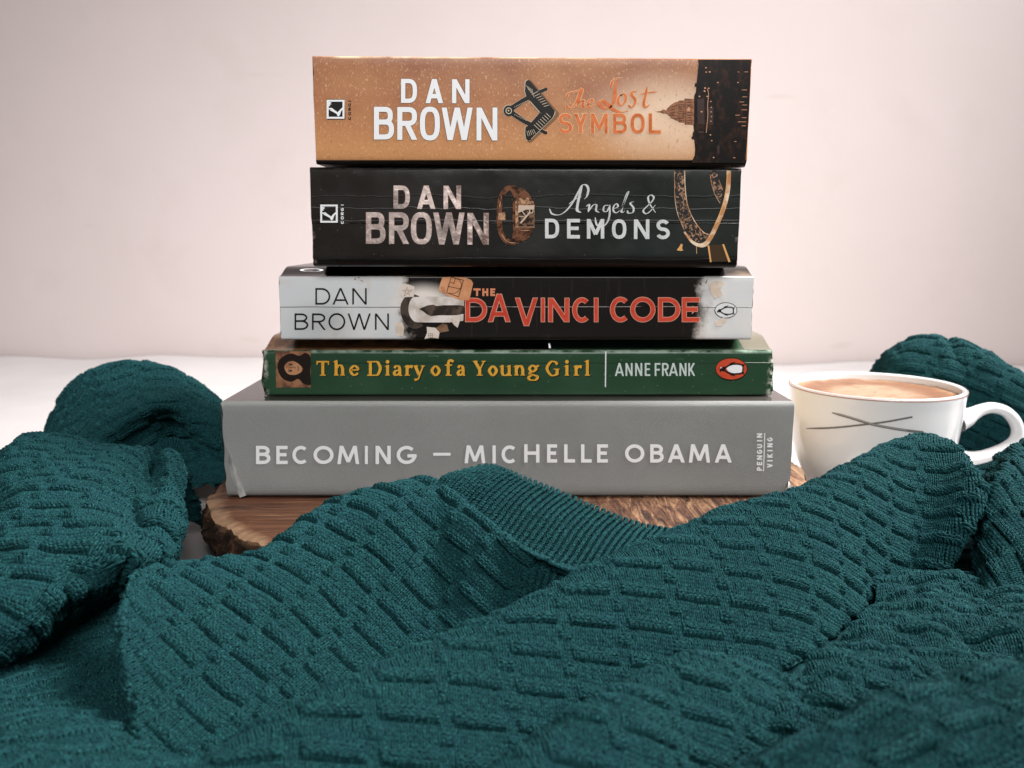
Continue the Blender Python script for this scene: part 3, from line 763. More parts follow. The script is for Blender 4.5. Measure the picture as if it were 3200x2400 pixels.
for ch, a, b, y0, y1 in (('D', 402, 531, 277, 420), ('A', 549, 691, 277, 419), ('N', 721, 846, 278, 419), ('B', 222, 341, 496, 638), ('R', 373, 492, 496, 638), ('O', 515, 661, 493, 641), ('W', 680, 882, 497, 638), ('N', 917, 1038, 497, 638)):
    k.letter(ch, a, b, y0, y1, 14.5, 2.0)
k.build('author_lettering', M_BLACK, spine3, B3)
kg = Ink(Ze, Y3, LIFT - .00005); k = Ink(Ze, Y3, LIFT)
kt = Ink(Ze, Y3, LIFT - .00005); ks = Ink(Ze, Y3, LIFT)
for ch, a, b in (('T', 1768, 1831), ('H', 1845, 1896), ('E', 1914, 1956)): kt.letter(ch, a, b, 280, 346, 17, 2); ks.letter(ch, a, b, 280, 346, 8, 2, grow=-4)
for ch, a, b, y0, y1 in (('D', 1696, 1887, 361, 571), ('A', 1889, 2093, 326, 571)): kg.letter(ch, a, b, y0, y1, 43, 2, grow=0); k.letter(ch, a, b, y0, y1, 43, 2, grow=-4.5)
for ch, a, b, y0, y1 in (('V', 18, 203, 320, 538), ('I', 221, 254, 320, 508), ('N', 277, 441, 321, 508), ('C', 462, 612, 317, 512), ('I', 629, 664, 320, 508), ('C', 752, 915, 313, 510), ('O', 907, 1102, 313, 510), ('D', 1121, 1294, 317, 506), ('E', 1304, 1442, 317, 508)):
    kg.letter(ch, a, b, y0, y1, 38, 2, fr=Zf); k.letter(ch, a, b, y0, y1, 38, 2, grow=-3.6, fr=Zf)
k.poly([(1392, 392), (1414, 412), (1388, 436)], fr=Zf); kg.poly([(1386, 382), (1420, 412), (1382, 446)], fr=Zf)
kg.build('title_outline', ink('pink_edge_print', '#e3a892', .45), spine3, B3)
k.build('title_lettering', ink('red_print', '#cf4b36', .45, .5, 0, ('#c23f2c', 260)), spine3, B3)
kt.build('article_outline', ink('orange_edge_print', '#d98a66', .45), spine3, B3); ks.build('article_lettering', ink('umber_red_print', '#5c2a1e', .45), spine3, B3)
# the archway picture
k = Ink(Ze, Y3, LIFT - .00008)
k.stroke([(1300, 352), (1230, 368), (1196, 420), (1192, 480), (1214, 540), (1262, 590), (1330, 600)], lambda a, d: 96 * (1 - abs(2 * a - 1) ** 3) + 12)
k.build('arch', ink('arch_print', '#4b4038', .45, .5, 0, ('#2a231e', 180)), spine3, B3)
k = Ink(Ze, Y3, LIFT - .00004); k.poly([tuple(q) for q in cubic([(1640, 352), (1300, 352), (1232, 372), (1208, 440), (1216, 510), (1258, 566), (1330, 574)], 5)] + [(1560, 574), (1680, 560), (1690, 352)])
m = Mat('pale_window_print', rough=.4)
m.color(m.mix(m.rng(m.noise(160, 4), .45, .7), lin('#e2d9d2'), lin('#b5a597'))); k.build('bright_doorway', m.m, spine3, B3)
k = Ink(Ze, Y3, LIFT); k.poly([(1296, 458), (1330, 444), (1372, 426), (1420, 420), (1450, 432), (1500, 426), (1640, 424), (1690, 430), (1690, 500), (1600, 514), (1480, 512), (1400, 520), (1360, 500), (1330, 476)])
k.build('standing_figure', ink('figure_print', '#2d241f', .45, .5, 0, ('#5b4c42', 260)), spine3, B3)
k = Ink(Ze, Y3, LIFT + .00004); k.poly([(1500, 184), (1562, 180), (1690, 184), (1748, 206), (1766, 236), (1732, 384), (1640, 378), (1536, 338), (1466, 300), (1480, 240)])
k.build('orange_paper_scrap', ink('paper_print', '#d99b72', .5, .4, 0, ('#c98a60', 130)), spine3, B3)
k = Ink(Ze, Y3, LIFT + .00008)
k.stroke([(1576, 182), (1682, 210), (1640, 352), (1536, 318), (1576, 182)], 6, False); k.stroke([(1548, 262), (1660, 286)], 5, False)
k.stroke([(1600, 190), (1640, 204), (1664, 240), (1650, 290), (1604, 322), (1556, 318)], 5); k.stroke([(1612, 196), (1598, 244)], 5, False); k.stroke([(1570, 226), (1604, 236)], 5, False)
for i in range(5): k.stroke([(1484 + 3 * i, 268 + i * 12), (1520 + 3 * i, 276 + i * 12)], 2.5, False)
k.build('spiral_drawing', ink('sepia_line_print', '#43281c', .5), spine3, B3)
M_PALE = ink('pale_paper_print', '#ded0c4', .5, .4, 0, ('#cdbba9', 140))
for fr, P_ in ((Ze, [(1112, 262), (1180, 238), (1258, 262), (1254, 352), (1160, 356), (1120, 310)]), (Ze, [(1346, 716), (1368, 660), (1364, 612), (1440, 620), (1476, 660), (1466, 712), (1400, 706)]),
               (Ze, [(1566, 548), (1600, 510), (1652, 520), (1650, 560), (1632, 620), (1604, 600)]), (Ze, [(1090, 572), (1150, 568), (1170, 620), (1160, 694), (1100, 690)]),
               (Zf, [(1508, 214), (1560, 190), (1640, 200), (1600, 260), (1620, 300), (1560, 330), (1530, 290)]), (Zf, [(1556, 500), (1630, 470), (1648, 500), (1610, 540), (1566, 540)])):
    k = Ink(fr, Y3, LIFT + .00004); k.poly(P_); k.build('paper_scrap', M_PALE, spine3, B3)
k = Ink(Ze, Y3, LIFT + .00006)
k.poly([(1446, 620), (1500, 582), (1540, 590), (1556, 648), (1480, 662)])
k.build('brown_paper_scrap', ink('brown_paper_print', '#8a6a52', .5, .4, 0, ('#6a4d39', 220)), spine3, B3)
M_MARK = ink('sepia_mark_print', '#3a2a22', .5)
k = Ink(Ze, Y3, LIFT + .0001); k.stroke([(1170, 346), (1194, 270), (1218, 340), (1156, 296), (1236, 294), (1170, 346)], 2.5, False); k.build('star_drawing', M_MARK, spine3, B3)
k = Ink(Ze, Y3, LIFT + .0001)
for i in range(3):
    for j in range(3): k.ellipse(1382 + i * 15, 672 + j * 14, 5, 4, 8)
k.build('ink_dots', M_MARK, spine3, B3)
for fr, P_ in ((Ze, [(740, 205), (748, 186), (750, 206)]), (Ze, [(770, 186), (782, 182), (780, 196)]), (Ze, [(790, 204), (826, 224), (800, 214)]), (Zf, [(1480, 215), (1506, 172), (1494, 206)]), (Zf, [(1440, 212), (1452, 204), (1456, 222)]), (Zf, [(1396, 590), (1424, 556), (1414, 578)])):
    k = Ink(fr, Y3, LIFT + .0001); k.poly(P_); k.build('dark_fleck', M_MARK, spine3, B3)
def bird(k, cx, cy, s, part):
    f = lambda u, v: (cx + u * s, cy + v * s)
    if part == 'line':
        k.poly([f(*q) for q in ((-1.0, .06), (-.80, -.14), (-.62, -.20), (-.50, -.10), (-.52, .10), (-.66, .22), (-.84, .14), (-.92, .28))])
        k.stroke([f(*q) for q in ((-.54, -.12), (-.10, -.34), (.40, -.40), (.80, -.30), (.86, .04), (.78, .32), (.30, .40), (-.20, .34), (-.56, .14))], s * .13)
        k.poly([f(*q) for q in ((-.44, -.20), (-.10, -.50), (.36, -.60), (.06, -.40))]); k.poly([f(*q) for q in ((-.46, .24), (-.06, .52), (.38, .60), (.04, .42))])
        k.poly([f(*q) for q in ((.78, -.30), (1.0, -.44), (1.02, -.30), (.90, -.18))]); k.poly([f(*q) for q in ((.82, .20), (1.0, .30), (.96, .46), (.78, .34))])
    else:
        k.poly([f(*q) for q in cubic([(-.52, -.04), (-.14, -.30), (.38, -.36), (.80, -.26), (.84, .04), (.76, .28), (.26, .36), (-.22, .28)], 4, True)])
k = Ink(Zf, Y3, LIFT); k.ellipse(1643, 417, 87, 61); k.build('logo_oval', M_BLACK, spine3, B3)
k = Ink(Zf, Y3, LIFT + .00005); k.ellipse(1643, 417, 82, 56); k.build('publisher_logo', ink('logo_white', '#dadad9', .45), spine3, B3)
k = Ink(Zf, Y3, LIFT + .0001); bird(k, 1642, 420, 68, 'line'); k.build('logo_bird', M_BLACK, spine3, B3)
# the little oval printed on its front cover
def top_print(name, mat, parent, base, fr, pts, z):
    return mesh_obj(name, [on_z(*fr(x, y), z) for x, y in pts], [list(range(len(pts)))[::-1]], mat, parent, base)
cov3 = [o for o in book3.children if o.name.startswith('front_cover')][0]
ov = lambda r, cy=121: [(370 + 102 * r * math.cos(a), cy + 13 * r * math.sin(a)) for a in np.linspace(0, 2 * math.pi, 33)[:-1]]
top_print('cover_oval', M_WHITE, cov3, B3, Ze, ov(1.0), q3[3] + .0038 + .0005)
top_print('cover_oval_centre', M_BLACK, cov3, B3, Ze, ov(.72), q3[3] + .0038 + .0006)
# ---- 4. the thin green paperback
Y4 = 0.0125
q4 = quad(Y4, 570.5, 1666.5, 757, 855)
B4 = ((q4[0] + q4[1]) / 2, Y4 + .0645, q4[2]); H4 = q4[3] - q4[2]; W4 = q4[1] - q4[0]
m = Mat('green_spine', rough=0.32, spec=0.35)
P = m.xyz()
c = m.mix(m.rng(m.noise(40, 4), .4, .7), lin('#22402a'), lin('#2c4a33'))
scr = m.rng(m.noise(1, 4, .7, vec=m.mapping((60, 60, 420))), .66, .74); c = m.mix(m.math('MULTIPLY', scr, .5), c, lin('#8aa08c'))
sp = m.rng(m.voro(330), 0, .10, 1, 0); c = m.mix(m.math('MULTIPLY', sp, .6), c, lin('#a7b3a0'))
top = m.math('MULTIPLY', m.rng(P[2], H4 * .93, H4 * .975, 0, 1), m.rng(m.noise(130, 4, .65), .40, .58)); c = m.mix(m.math('MULTIPLY', top, .8), c, lin('#9db19f'))
we = m.math('MULTIPLY', m.rng(m.math('ABSOLUTE', P[0]), W4 / 2 - .0022, W4 / 2 - .0003, 0, 1), m.rng(m.noise(210, 4, .65), .50, .60)); c = m.mix(we, c, lin('#b9b8aa'))
k1 = crease_bump(m, H4 * .73, .0003, .6, .00025); c = m.mix(m.math('MULTIPLY', m.math('MULTIPLY', k1, m.rng(P[0], W4 * .42, W4 * .47)), .8), c, lin('#b9c4b4'))
m.color(c); m.bump(m.noise(70, 3), .2, .002); m.bump(scr, .2, .0003)
mats4 = dict(spine=m.m, back=ink('deep_green_cover', '#14211a', .4), wob=.0005)
m = Mat('green_brown_cover', rough=0.28, spec=.55)
P = m.xyz(); nn = m.math('MULTIPLY', m.math('SUBTRACT', m.noise(60, 4), .5), .03)
xs = lx(B4, Ze, 1450, 800, Y4)[0]; xg = lx(B4, Zf, 284, 700, Y4)[0]
c = m.mix(m.rng(m.noise(120, 4, .6), .45, .6), lin('#a87a50'), lin('#6d4a30'))
c = m.mix(m.rng(m.math('ADD', P[0], nn), xs - .012, xs + .006, 0, 1), c, lin('#1a1512'))
c = m.mix(m.rng(P[0], xg, xg + .0002, 0, 1), c, lin('#27452f'))
xb_ = lx(B4, Zf, 1795, 680, Y4)[0]
c = m.mix(m.rng(P[0], xb_, xb_ + .0002, 0, 1), c, lin('#6f6a5c'))
edge = m.math('MULTIPLY', m.rng(P[1], -.0635, -.0620, 1, 0), m.rng(m.noise(150, 3), .3, .6)); c = m.mix(m.math('MULTIPLY', edge, .6), c, lin('#b7b8a6'))
m.color(c); m.bump(m.noise(40, 2), .15, .003)
mats4['front'] = m.m
book4, spine4, B4 = make_book('paperback_book', 'worn thin green paperback with yellow serif title, second from the bottom', 'book',
                              Y4, *q4, .129, mats4, r_low=.0012, r_top=.0016, swell_top=.0048, seed=41, hinge=.020)
top_print('cover_line', M_WHITE, [o for o in book4.children if o.name.startswith('front_cover')][0], B4, Zf, [(278, 672), (292, 672), (299, 706), (284, 706)], q4[3] + .0042)
M_YEL = ink('yellow_print', '#e2a83e', .45, .4, 0, ('#d79d36', 200)); M_DKG = ink('dark_green_print', '#10160f', .5)
k = Ink(Ze, Y4, LIFT); kd = Ink(Ze, Y4, LIFT - .00006)
for ch, a, b, y0, y1, fr in (('T', 412, 521, 907, 1034, Ze), ('h', 562, 660, 902, 1033, Ze), ('e', 698, 776, 944, 1036, Ze), ('D', 850, 976, 908, 1036, Ze), ('i', 1003, 1050, 904, 1033, Ze), ('a', 1074, 1154, 946, 1036, Ze), ('r', 1173, 1247, 944, 1034, Ze), ('y', 1254, 1344, 946, 1034, Ze),
                             ('o', 1397, 1486, 943, 1037, Ze), ('f', 1518, 1596, 900, 1034, Ze), ('a', 1626, 1700, 944, 1036, Ze), ('Y', 1764, 1872, 906, 1034, Ze), ('o', 1893, 1980, 944, 1038, Ze), ('u', 1996, 2100, 944, 1036, Ze),
                             ('n', 16, 102, 840, 918, Zf), ('g', 120, 208, 838, 920, Zf), ('G', 256, 364, 806, 921, Zf), ('i', 402, 442, 803, 919, Zf), ('r', 472, 540, 840, 919, Zf), ('l', 556, 602, 800, 919, Zf)):
    t = 26 if fr is Ze else 23
    k.serif(ch, a, b, y0, y1, t, fr=fr); kd.serif(ch, a, b, y0, y1, t + 2, 7, 5, fr=fr)
kd.build('title_shadow', M_DKG, spine4, B4); k.build('title_lettering', M_YEL, spine4, B4)
k = Ink(Zf, Y4, LIFT); k.poly([(716, 731), (725, 731), (722, 1006), (713, 1006)])
k.build('divider_line', M_WHITE, spine4, B4)
k = Ink(Zf, Y4, LIFT)
for ch, a, b in (('A', 789, 861), ('N', 872, 926), ('N', 946, 1000), ('E', 1020, 1062), ('F', 1096, 1140), ('R', 1152, 1204), ('A', 1204, 1276), ('N', 1286, 1340), ('K', 1354, 1406)): k.letter(ch, a, b, 822, 921, 13, 2.3)
k.build('author_lettering', ink('pale_mint_print', '#ccd6d2', .45), spine4, B4)
k = Ink(Zf, Y4, LIFT); k.ellipse(1686, 869, 124, 89); k.build('logo_oval', M_DKG, spine4, B4)
k = Ink(Zf, Y4, LIFT + .00005); k.ellipse(1685, 867, 119, 81); k.build('publisher_logo', ink('orange_red_print', '#c64a2f', .45, .5, 0, ('#b6432b', 260)), spine4, B4)
k = Ink(Zf, Y4, LIFT + .0001); bird(k, 1690, 868, 96, 'line'); k.build('logo_bird', M_BLACK, spine4, B4)
k = Ink(Zf, Y4, LIFT + .00015); bird(k, 1694, 868, 88, 'body'); k.ellipse(1606, 858, 6, 5, 8); k.build('logo_bird_breast', ink('breast_white', '#e6e4e6', .35), spine4, B4)
# the small sepia picture of a head on its side
k = Ink(Ze, Y4, LIFT); k.poly([(58, 822), (362, 822), (362, 1136), (64, 1136)])
m = Mat('sepia_print', rough=.45)
m.color(m.mix(m.rng(m.noise(190, 5, .65), .42, .6), lin('#9a6a49'), lin('#5c3a26'))); k.build('portrait_picture', m.m, spine4, B4)
k = Ink(Ze, Y4, LIFT + .00005); k.poly([tuple(q) for q in cubic([(76, 950), (92, 896), (140, 858), (200, 842), (262, 862), (318, 838), (361, 880), (358, 1010), (361, 1110), (300, 1104), (254, 1062), (196, 1086), (128, 1066), (88, 1012)], 5, True)])
k.build('portrait_hair', ink('dark_sepia_print', '#1d130e', .45), spine4, B4)
k = Ink(Ze, Y4, LIFT + .0001); k.poly([tuple(q) for q in cubic([(134, 960), (160, 920), (210, 908), (262, 936), (292, 976), (270, 1010), (216, 1028), (160, 1014)], 5, True)])
k.build('portrait_face', ink('sepia_skin_print', '#b98662', .45, .5, 0, ('#9a6a4c', 240)), spine4, B4)
k = Ink(Ze, Y4, LIFT + .00015); k.ellipse(192, 938, 14, 9, 12); k.ellipse(188, 992, 14, 10, 12); k.stroke([(250, 952), (258, 972), (250, 992)], 6); k.stroke([(176, 966), (222, 960), (228, 972)], 5); k.stroke([(172, 928), (176, 950)], 5, False); k.stroke([(168, 980), (170, 1004)], 5, False)
k.build('portrait_features', ink('brown_sepia_print', '#472c1e', .5), spine4, B4)

# ---- 5. the large grey hardback at the bottom
Y5 = 0.0
q5 = quad(Y5, 484, 1710, 868, 1075)
B5 = ((q5[0] + q5[1]) / 2, Y5 + .079, q5[2]); H5 = q5[3] - q5[2]; W5 = q5[1] - q5[0]
m = Mat('grey_cloth_spine', rough=0.42, spec=0.5)
P = m.xyz()
wv = m.math('MULTIPLY', m.wave(620, vec=m.mapping((1, 1, 1), (0, 0, 0), (0, R(45), 0)), dist=1.2), m.wave(620, vec=m.mapping((1, 1, 1), (0, 0, 0), (0, R(-45), 0)), dist=1.2))
c = m.mix(m.rng(m.noise(14, 3), .4, .7), lin('#8f918f'), lin('#828481'))
c = m.mix(m.math('MULTIPLY', m.rng(wv, .1, .6), .5), c, lin('#c0c0bd'))
c = m.mix(m.math('MULTIPLY', m.rng(m.noise(900, 3, .6), .5, .7), .15), c, lin('#747671'))
edge = m.rng(P[2], H5 * .955, H5 * .985, 0, 1); c = m.mix(m.math('MULTIPLY', edge, .5), c, lin('#a9a8a5'))
m.color(c); m.bump(wv, .7, .0006); m.bump(m.noise(28, 2), .25, .004)
mats5 = dict(spine=m.m, back=ink('grey_cover', '#6f6f6c', .5), wob=.00018)
m = Mat('dark_satin_cover', rough=0.24, spec=.6)
m.color(m.mix(m.rng(m.noise(12, 2), .4, .7), lin('#3b3734'), lin('#4a4541'))); m.bump(m.noise(45, 2), .08, .002)
mats5['front'] = m.m
book5, spine5, B5 = make_book('hardback_book', 'large grey cloth textured hardback with white lettering at the bottom of the stack', 'book',
                              Y5, *q5, .158, mats5, r_low=.0034, r_top=.0022, seed=51, t=.0011, overhang=.003, hinge=.012)
k = Ink(Zg, Y5, LIFT); kd = Ink(Zg, Y5, LIFT - .00005)
def becoming(k, g):
    for ch, a, b in (('B', 510, 607), ('E', 645, 721), ('C', 752, 866), ('O', 892, 1026), ('m', 1048, 1199), ('I', 1234, 1254), ('N', 1305, 1406), ('G', 1445, 1578)): k.letter(ch, a, b, 517, 639, 23, 2, grow=g)
    k.letter('-', 1688, 1804, 563, 583, 20, grow=g)
    for ch, a, b in (('m', 1893, 2038, ), ('I', 2082, 2104), ('C', 2142, 2252)): k.letter(ch, a, b, 514, 634, 23, 2, grow=g)
    for ch, a, b in (('H', 84, 190), ('E', 242, 312), ('L', 360, 436), ('L', 477, 551), ('E', 588, 663), ('O', 781, 915), ('B', 955, 1049), ('A', 1074, 1197), ('m', 1219, 1372), ('A', 1398, 1522)): k.letter(ch, a, b, 527, 654, 24, 2, grow=g, fr=Zh)
becoming(k, 0); becoming(kd, 1.0)
kd.build('lettering_outline', ink('dark_grey_print', '#595a57', .5), spine5, B5)
k.build('title_lettering', M_WHITE, spine5, B5)
k = Ink(Zh, Y5, LIFT)
for ch, y0, y1 in (('P', 710, 684), ('E', 672, 648), ('N', 634, 604), ('G', 594, 564), ('U', 554, 526), ('I', 508, 498), ('N', 482, 452)): k.vletter(ch, y0, y1, 1692, 1730, 9)
for ch, y0, y1 in (('V', 690, 660), ('I', 646, 636), ('K', 620, 592), ('I', 576, 566), ('N', 548, 520), ('G', 508, 480)): k.vletter(ch, y0, y1, 1764, 1802, 9)
k.poly([(1744, 449), (1750, 449), (1742, 714), (1736, 714)])
k.build('publisher_lettering', M_WHITE, spine5, B5)
# crumpled corner of the paper jacket at the left end, small dents at the right end
k = Ink(Zg, Y5, LIFT + .0002)
V = []; 
pts = [(306, 522, .0003), (332, 572, .0011), (362, 630, .0010), (398, 720, .0009), (446, 846, .0003), (404, 862, .0008), (372, 800, .0006), (340, 700, .0004)]
VV = [on_y(*Zg(x, y), Y5 - d) for x, y, d in pts]; cen = on_y(*Zg(366, 700), Y5 - .0011)
BK = [on_y(*Zg(x, y), Y5 + .0006) for x, y, d in pts]
n_ = len(VV); F_ = [[i, (i + 1) % n_, n_] for i in range(n_)] + [[(i + 1) % n_, i, n_ + 1 + i, n_ + 1 + (i + 1) % n_] for i in range(n_)]
M_JKT = Mat('jacket_paper', rough=.42)
M_JKT.color(M_JKT.mix(M_JKT.rng(M_JKT.noise(200, 3), .4, .65), lin('#9d9d9b'), lin('#7c7d7a')))
mesh_obj('creased_jacket_corner', VV + [cen] + BK, F_, M_JKT.m, book5, B5)
pts = [(1912, 780, .0012), (1924, 800, .0004), (1934, 832, .0012), (1912, 850, .0004), (1890, 838, .0004), (1908, 812, .0022)]
VV = [on_y(*Zh(x, y), Y5 - d) for x, y, d in pts]; BK = [on_y(*Zh(x, y), Y5 + .0006) for x, y, d in pts]; n_ = len(VV)
mesh_obj('torn_jacket_corner', VV + BK, [list(range(n_))] + [[(i + 1) % n_, i, n_ + i, n_ + (i + 1) % n_] for i in range(n_)], ink('torn_paper', '#d6d2ce', .6), book5, B5)

# ------------------------------------------------------------------ value noise for the shapes
def vnoise(x, y, seed=0):
    """smooth 2D noise about -1..1 on arrays"""
    x = np.asarray(x, float); y = np.asarray(y, float)
    xi = np.floor(x).astype(np.int64); yi = np.floor(y).astype(np.int64); fx = x - xi; fy = y - yi
    fx = fx * fx * fx * (fx * (fx * 6 - 15) + 10); fy = fy * fy * fy * (fy * (fy * 6 - 15) + 10)
    def h(a, b):
        n = (a * 374761393 + b * 668265263 + seed * 1442695041) & 0x7fffffff
        n = ((n ^ (n >> 13)) * 1274126177) & 0x7fffffff
        return ((n ^ (n >> 16)) & 0xffff) / 32767.5 - 1.0
    a = h(xi, yi); b = h(xi + 1, yi); c = h(xi, yi + 1); d = h(xi + 1, yi + 1)
    return (a * (1 - fx) + b * fx) * (1 - fy) + (c * (1 - fx) + d * fx) * fy
def fbm(x, y, o=3, seed=0):
    s = 0; a = 1.0
    for k in range(o): s = s + a * vnoise(x * 2 ** k, y * 2 ** k, seed + k * 17); a *= .5
    return s
def sst(x, a, b):
    t = np.clip((x - a) / (b - a), 0, 1); return t * t * (3 - 2 * t)

# ------------------------------------------------------------------ slice of wood under the books
ZB = q5[2] - 0.0004                                       # its top
bc = np.array([0.0005, 0.050]); RB = 0.1375
na = 900
ang = np.linspace(0, 2 * math.pi, na, endpoint=False)
def rim(a): return RB + .0014 * np.sin(2 * a + .6) + .0012 * np.sin(3 * a + 2.2) + .0016 * np.sin(7 * a + 1) + .0010 * np.sin(13 * a) + .0007 * np.sin(29 * a + 1.3)
rb = rim(ang)
# a chip missing at the left rear of the rim
chip = np.exp(-((np.angle(np.exp(1j * (ang - R(166)))) / .045) ** 2)); rb = rb - .005 * chip
board_base = (bc[0], bc[1], 0.0)
board = empty('wood_slice', board_base, 'round slice of brown wood with dark bark rim under the stack of books', 'wood slice')
rad = np.concatenate([np.linspace(0.02, .85, 16), np.linspace(.87, 1.0, 22)])
V = [];
for f in rad:
    r = rb * f
    x = bc[0] + r * np.cos(ang); y = bc[1] + r * np.sin(ang)
    z = ZB + 0.00012 * fbm(x * 300, y * 60, 3, 3) * (1 if f < .9 else 1)
    e = max(0, (f - .93) / .07)
    z = z - e * e * (.0016 + .0012 * vnoise(np.cos(ang) * 16 + 4, np.sin(ang) * 16, 5)) + e * .0007 * fbm(np.cos(ang) * 60, np.sin(ang) * 60, 2, 8)
    V.append(np.stack([x, y, np.minimum(z, ZB + .0004 + 0 * z)], 1))
V.append(np.tile([[bc[0], bc[1], ZB]], (na, 1)))
V = np.concatenate(V); nr = len(rad)
F = grid_faces(nr, na, 0, True)
Fc = np.array([[0 * na + i, nr * na, nr * na, (i + 1) % na] for i in range(na)])
faces = F[:, ::-1].tolist() + [[i, (i + 1) % na, nr * na] for i in range(na)]
m = Mat('sawn_wood', rough=0.6, spec=0.35)
q = m.xyz()
g = m.noise(1, 5, .62, vec=m.mapping((26, 420, 200), (0, 0, 0), (0, 0, R(10))), dist=.7)
g2 = m.noise(1, 3, .5, vec=m.mapping((14, 70, 1), (3, 0, 0), (0, 0, R(14))), dist=1.2)
c = m.ramp(g, [(.28, lin('#1d120c')), (.42, lin('#432a1d')), (.55, lin('#5f3d2a')), (.72, lin('#835f44'))])
c = m.mix(m.rng(g2, .45, .66), c, m.mix(.55, c, lin('#5b3621')))
# the right side shows torn radial grain
rgt = m.rng(q[0], .0, .05)
g3 = m.noise(1, 4, .6, vec=m.mapping((330, 60, 100), (0, 0, 0), (0, 0, R(-52))), dist=1.0)
c = m.mix(m.math('MULTIPLY', rgt, .85), c, m.ramp(g3, [(.34, lin('#241610')), (.48, lin('#5e3d2b')), (.66, lin('#a47e5e'))]))
rr = m.math('SQRT', m.math('ADD', m.math('MULTIPLY', q[0], q[0]), m.math('MULTIPLY', q[1], q[1])))
c = m.mix(m.math('MULTIPLY', m.rng(m.math('ADD', rr, m.math('MULTIPLY', m.math('SUBTRACT', m.noise(90, 4), .5), .008)), .1340, .1385), .45), c, lin('#a98a6c'))
hole = m.rng(m.noise(55, 4, .65), .66, .72); c = m.mix(m.math('MULTIPLY', hole, .85), c, lin('#2a1a12'))
m.color(c); m.bump(g, .8, .0018); m.bump(m.math('MULTIPLY', g3, rgt), .8, .0016)
rim_z = V[(nr - 1) * na: nr * na, 2].copy()
mesh_obj('sawn_face', V, faces, m.m, board, board_base, smooth=True)
V = []; zs = np.linspace(1, 0, 60)
for k_, f in enumerate(zs):
    z = rim_z * f
    prof = 0.0025 * math.sin(math.pi * min(1, (1 - f) * 1.1)) - .005 * (1 - f) ** 2
    bumpy = .0016 * fbm(ang * 12, np.full(na, f * 3.2), 3, 21) + .0011 * fbm(ang * 45, np.full(na, f * 8), 3, 31) - .0016 * np.abs(vnoise(ang * 26, np.full(na, f * 2.2), 41)) ** .5 + .0008
    # the noise has to close on itself
    bumpy = bumpy * np.clip(np.minimum(ang, 2 * math.pi - ang) * 4, 0, 1)
    r = rb + (prof + bumpy * min(1, (1 - f) * 9))
    V.append(np.stack([bc[0] + r * np.cos(ang), bc[1] + r * np.sin(ang), np.maximum(z, .0004)], 1))
V = np.concatenate(V)
m = Mat('bark', rough=0.9, spec=0.2)
n1 = m.noise(190, 5, .65); n2 = m.noise(40, 4, .6)
c = m.ramp(n1, [(.35, lin('#160e0a')), (.52, lin('#2e1f16')), (.7, lin('#573c2a'))])
q = m.xyz(); c = m.mix(m.math('MULTIPLY', m.rng(q[2], ZB - .0035, ZB - .0012), m.rng(n2, .3, .7, .1, .8)), c, lin('#8d6a4e'))
m.color(c); m.bump(n1, .9, .0025)
mesh_obj('bark', V, grid_faces(len(zs), na, 0, True), m.m, board, board_base, smooth=True)

# ------------------------------------------------------------------ cup of coffee
CY = 0.092; pc = on_y(*Zi(1047, 478), CY); CX, CZ = pc[0] - .0010, pc[2]
RC = 0.0437
print('CUP', CX, CY, CZ)
prof_o = [(0.0, .0015), (.0255, .0012), (.0268, .0), (.0285, .0004), (.0300, .0030), (.0345, .0095), (.0385, .018), (.0408, .028), (.0422, .040), (.0430, .050), (RC, CZ - .0010), (RC - .0004, CZ - .0002), (RC - .0013, CZ + .0002), (RC - .0024, CZ - .0002), (RC - .0030, CZ - .0014)]
prof_i = [(.0402, .048), (.0392, .036), (.0370, .024), (.032, .012), (.020, .0055), (.0, .0050)]
def lathe(name, prof, mat, parent, base, cx, cy, n=96, sub=5):
    p = np.array(cubic(prof, sub)); p[:, 0] = np.maximum(p[:, 0], 0)
    a = np.linspace(0, 2 * math.pi, n, endpoint=False)
    V = np.concatenate([np.stack([cx + r * np.cos(a), cy + r * np.sin(a), np.full(n, z)], 1) for r, z in p])
    return mesh_obj(name, V, grid_faces(len(p), n, 0, True), mat, parent, base, smooth=True)
cup_base = (CX, CY, 0.0)
cup = empty('coffee_cup', cup_base, 'round white china cup with handle and crossed grey lines, right of the books', 'cup')
m = Mat('white_china', lin('#dddbdb'), rough=0.12, spec=0.5)
m.b.inputs['Coat Weight'].default_value = .3; m.b.inputs['Coat Roughness'].default_value = .05
M_CHINA = m.m
lathe('bowl', prof_o + prof_i, M_CHINA, cup, cup_base, CX, CY, 128)
# rim line
M_RIM = ink('rim_line', '#a07c72', .3)
a = np.linspace(0, 2 * math.pi, 128, endpoint=False)
V = np.concatenate([np.stack([CX + (RC + .00012 - o) * np.cos(a), CY + (RC + .00012 - o) * np.sin(a), np.full(128, CZ + h)], 1) for o, h in ((.0000, -.0012), (.0000, -.0009), (.0004, -.00010), (.0007, .00010))])
mesh_obj('rim_line', V, grid_faces(4, 128, 0, True), M_RIM, cup, cup_base, smooth=True)
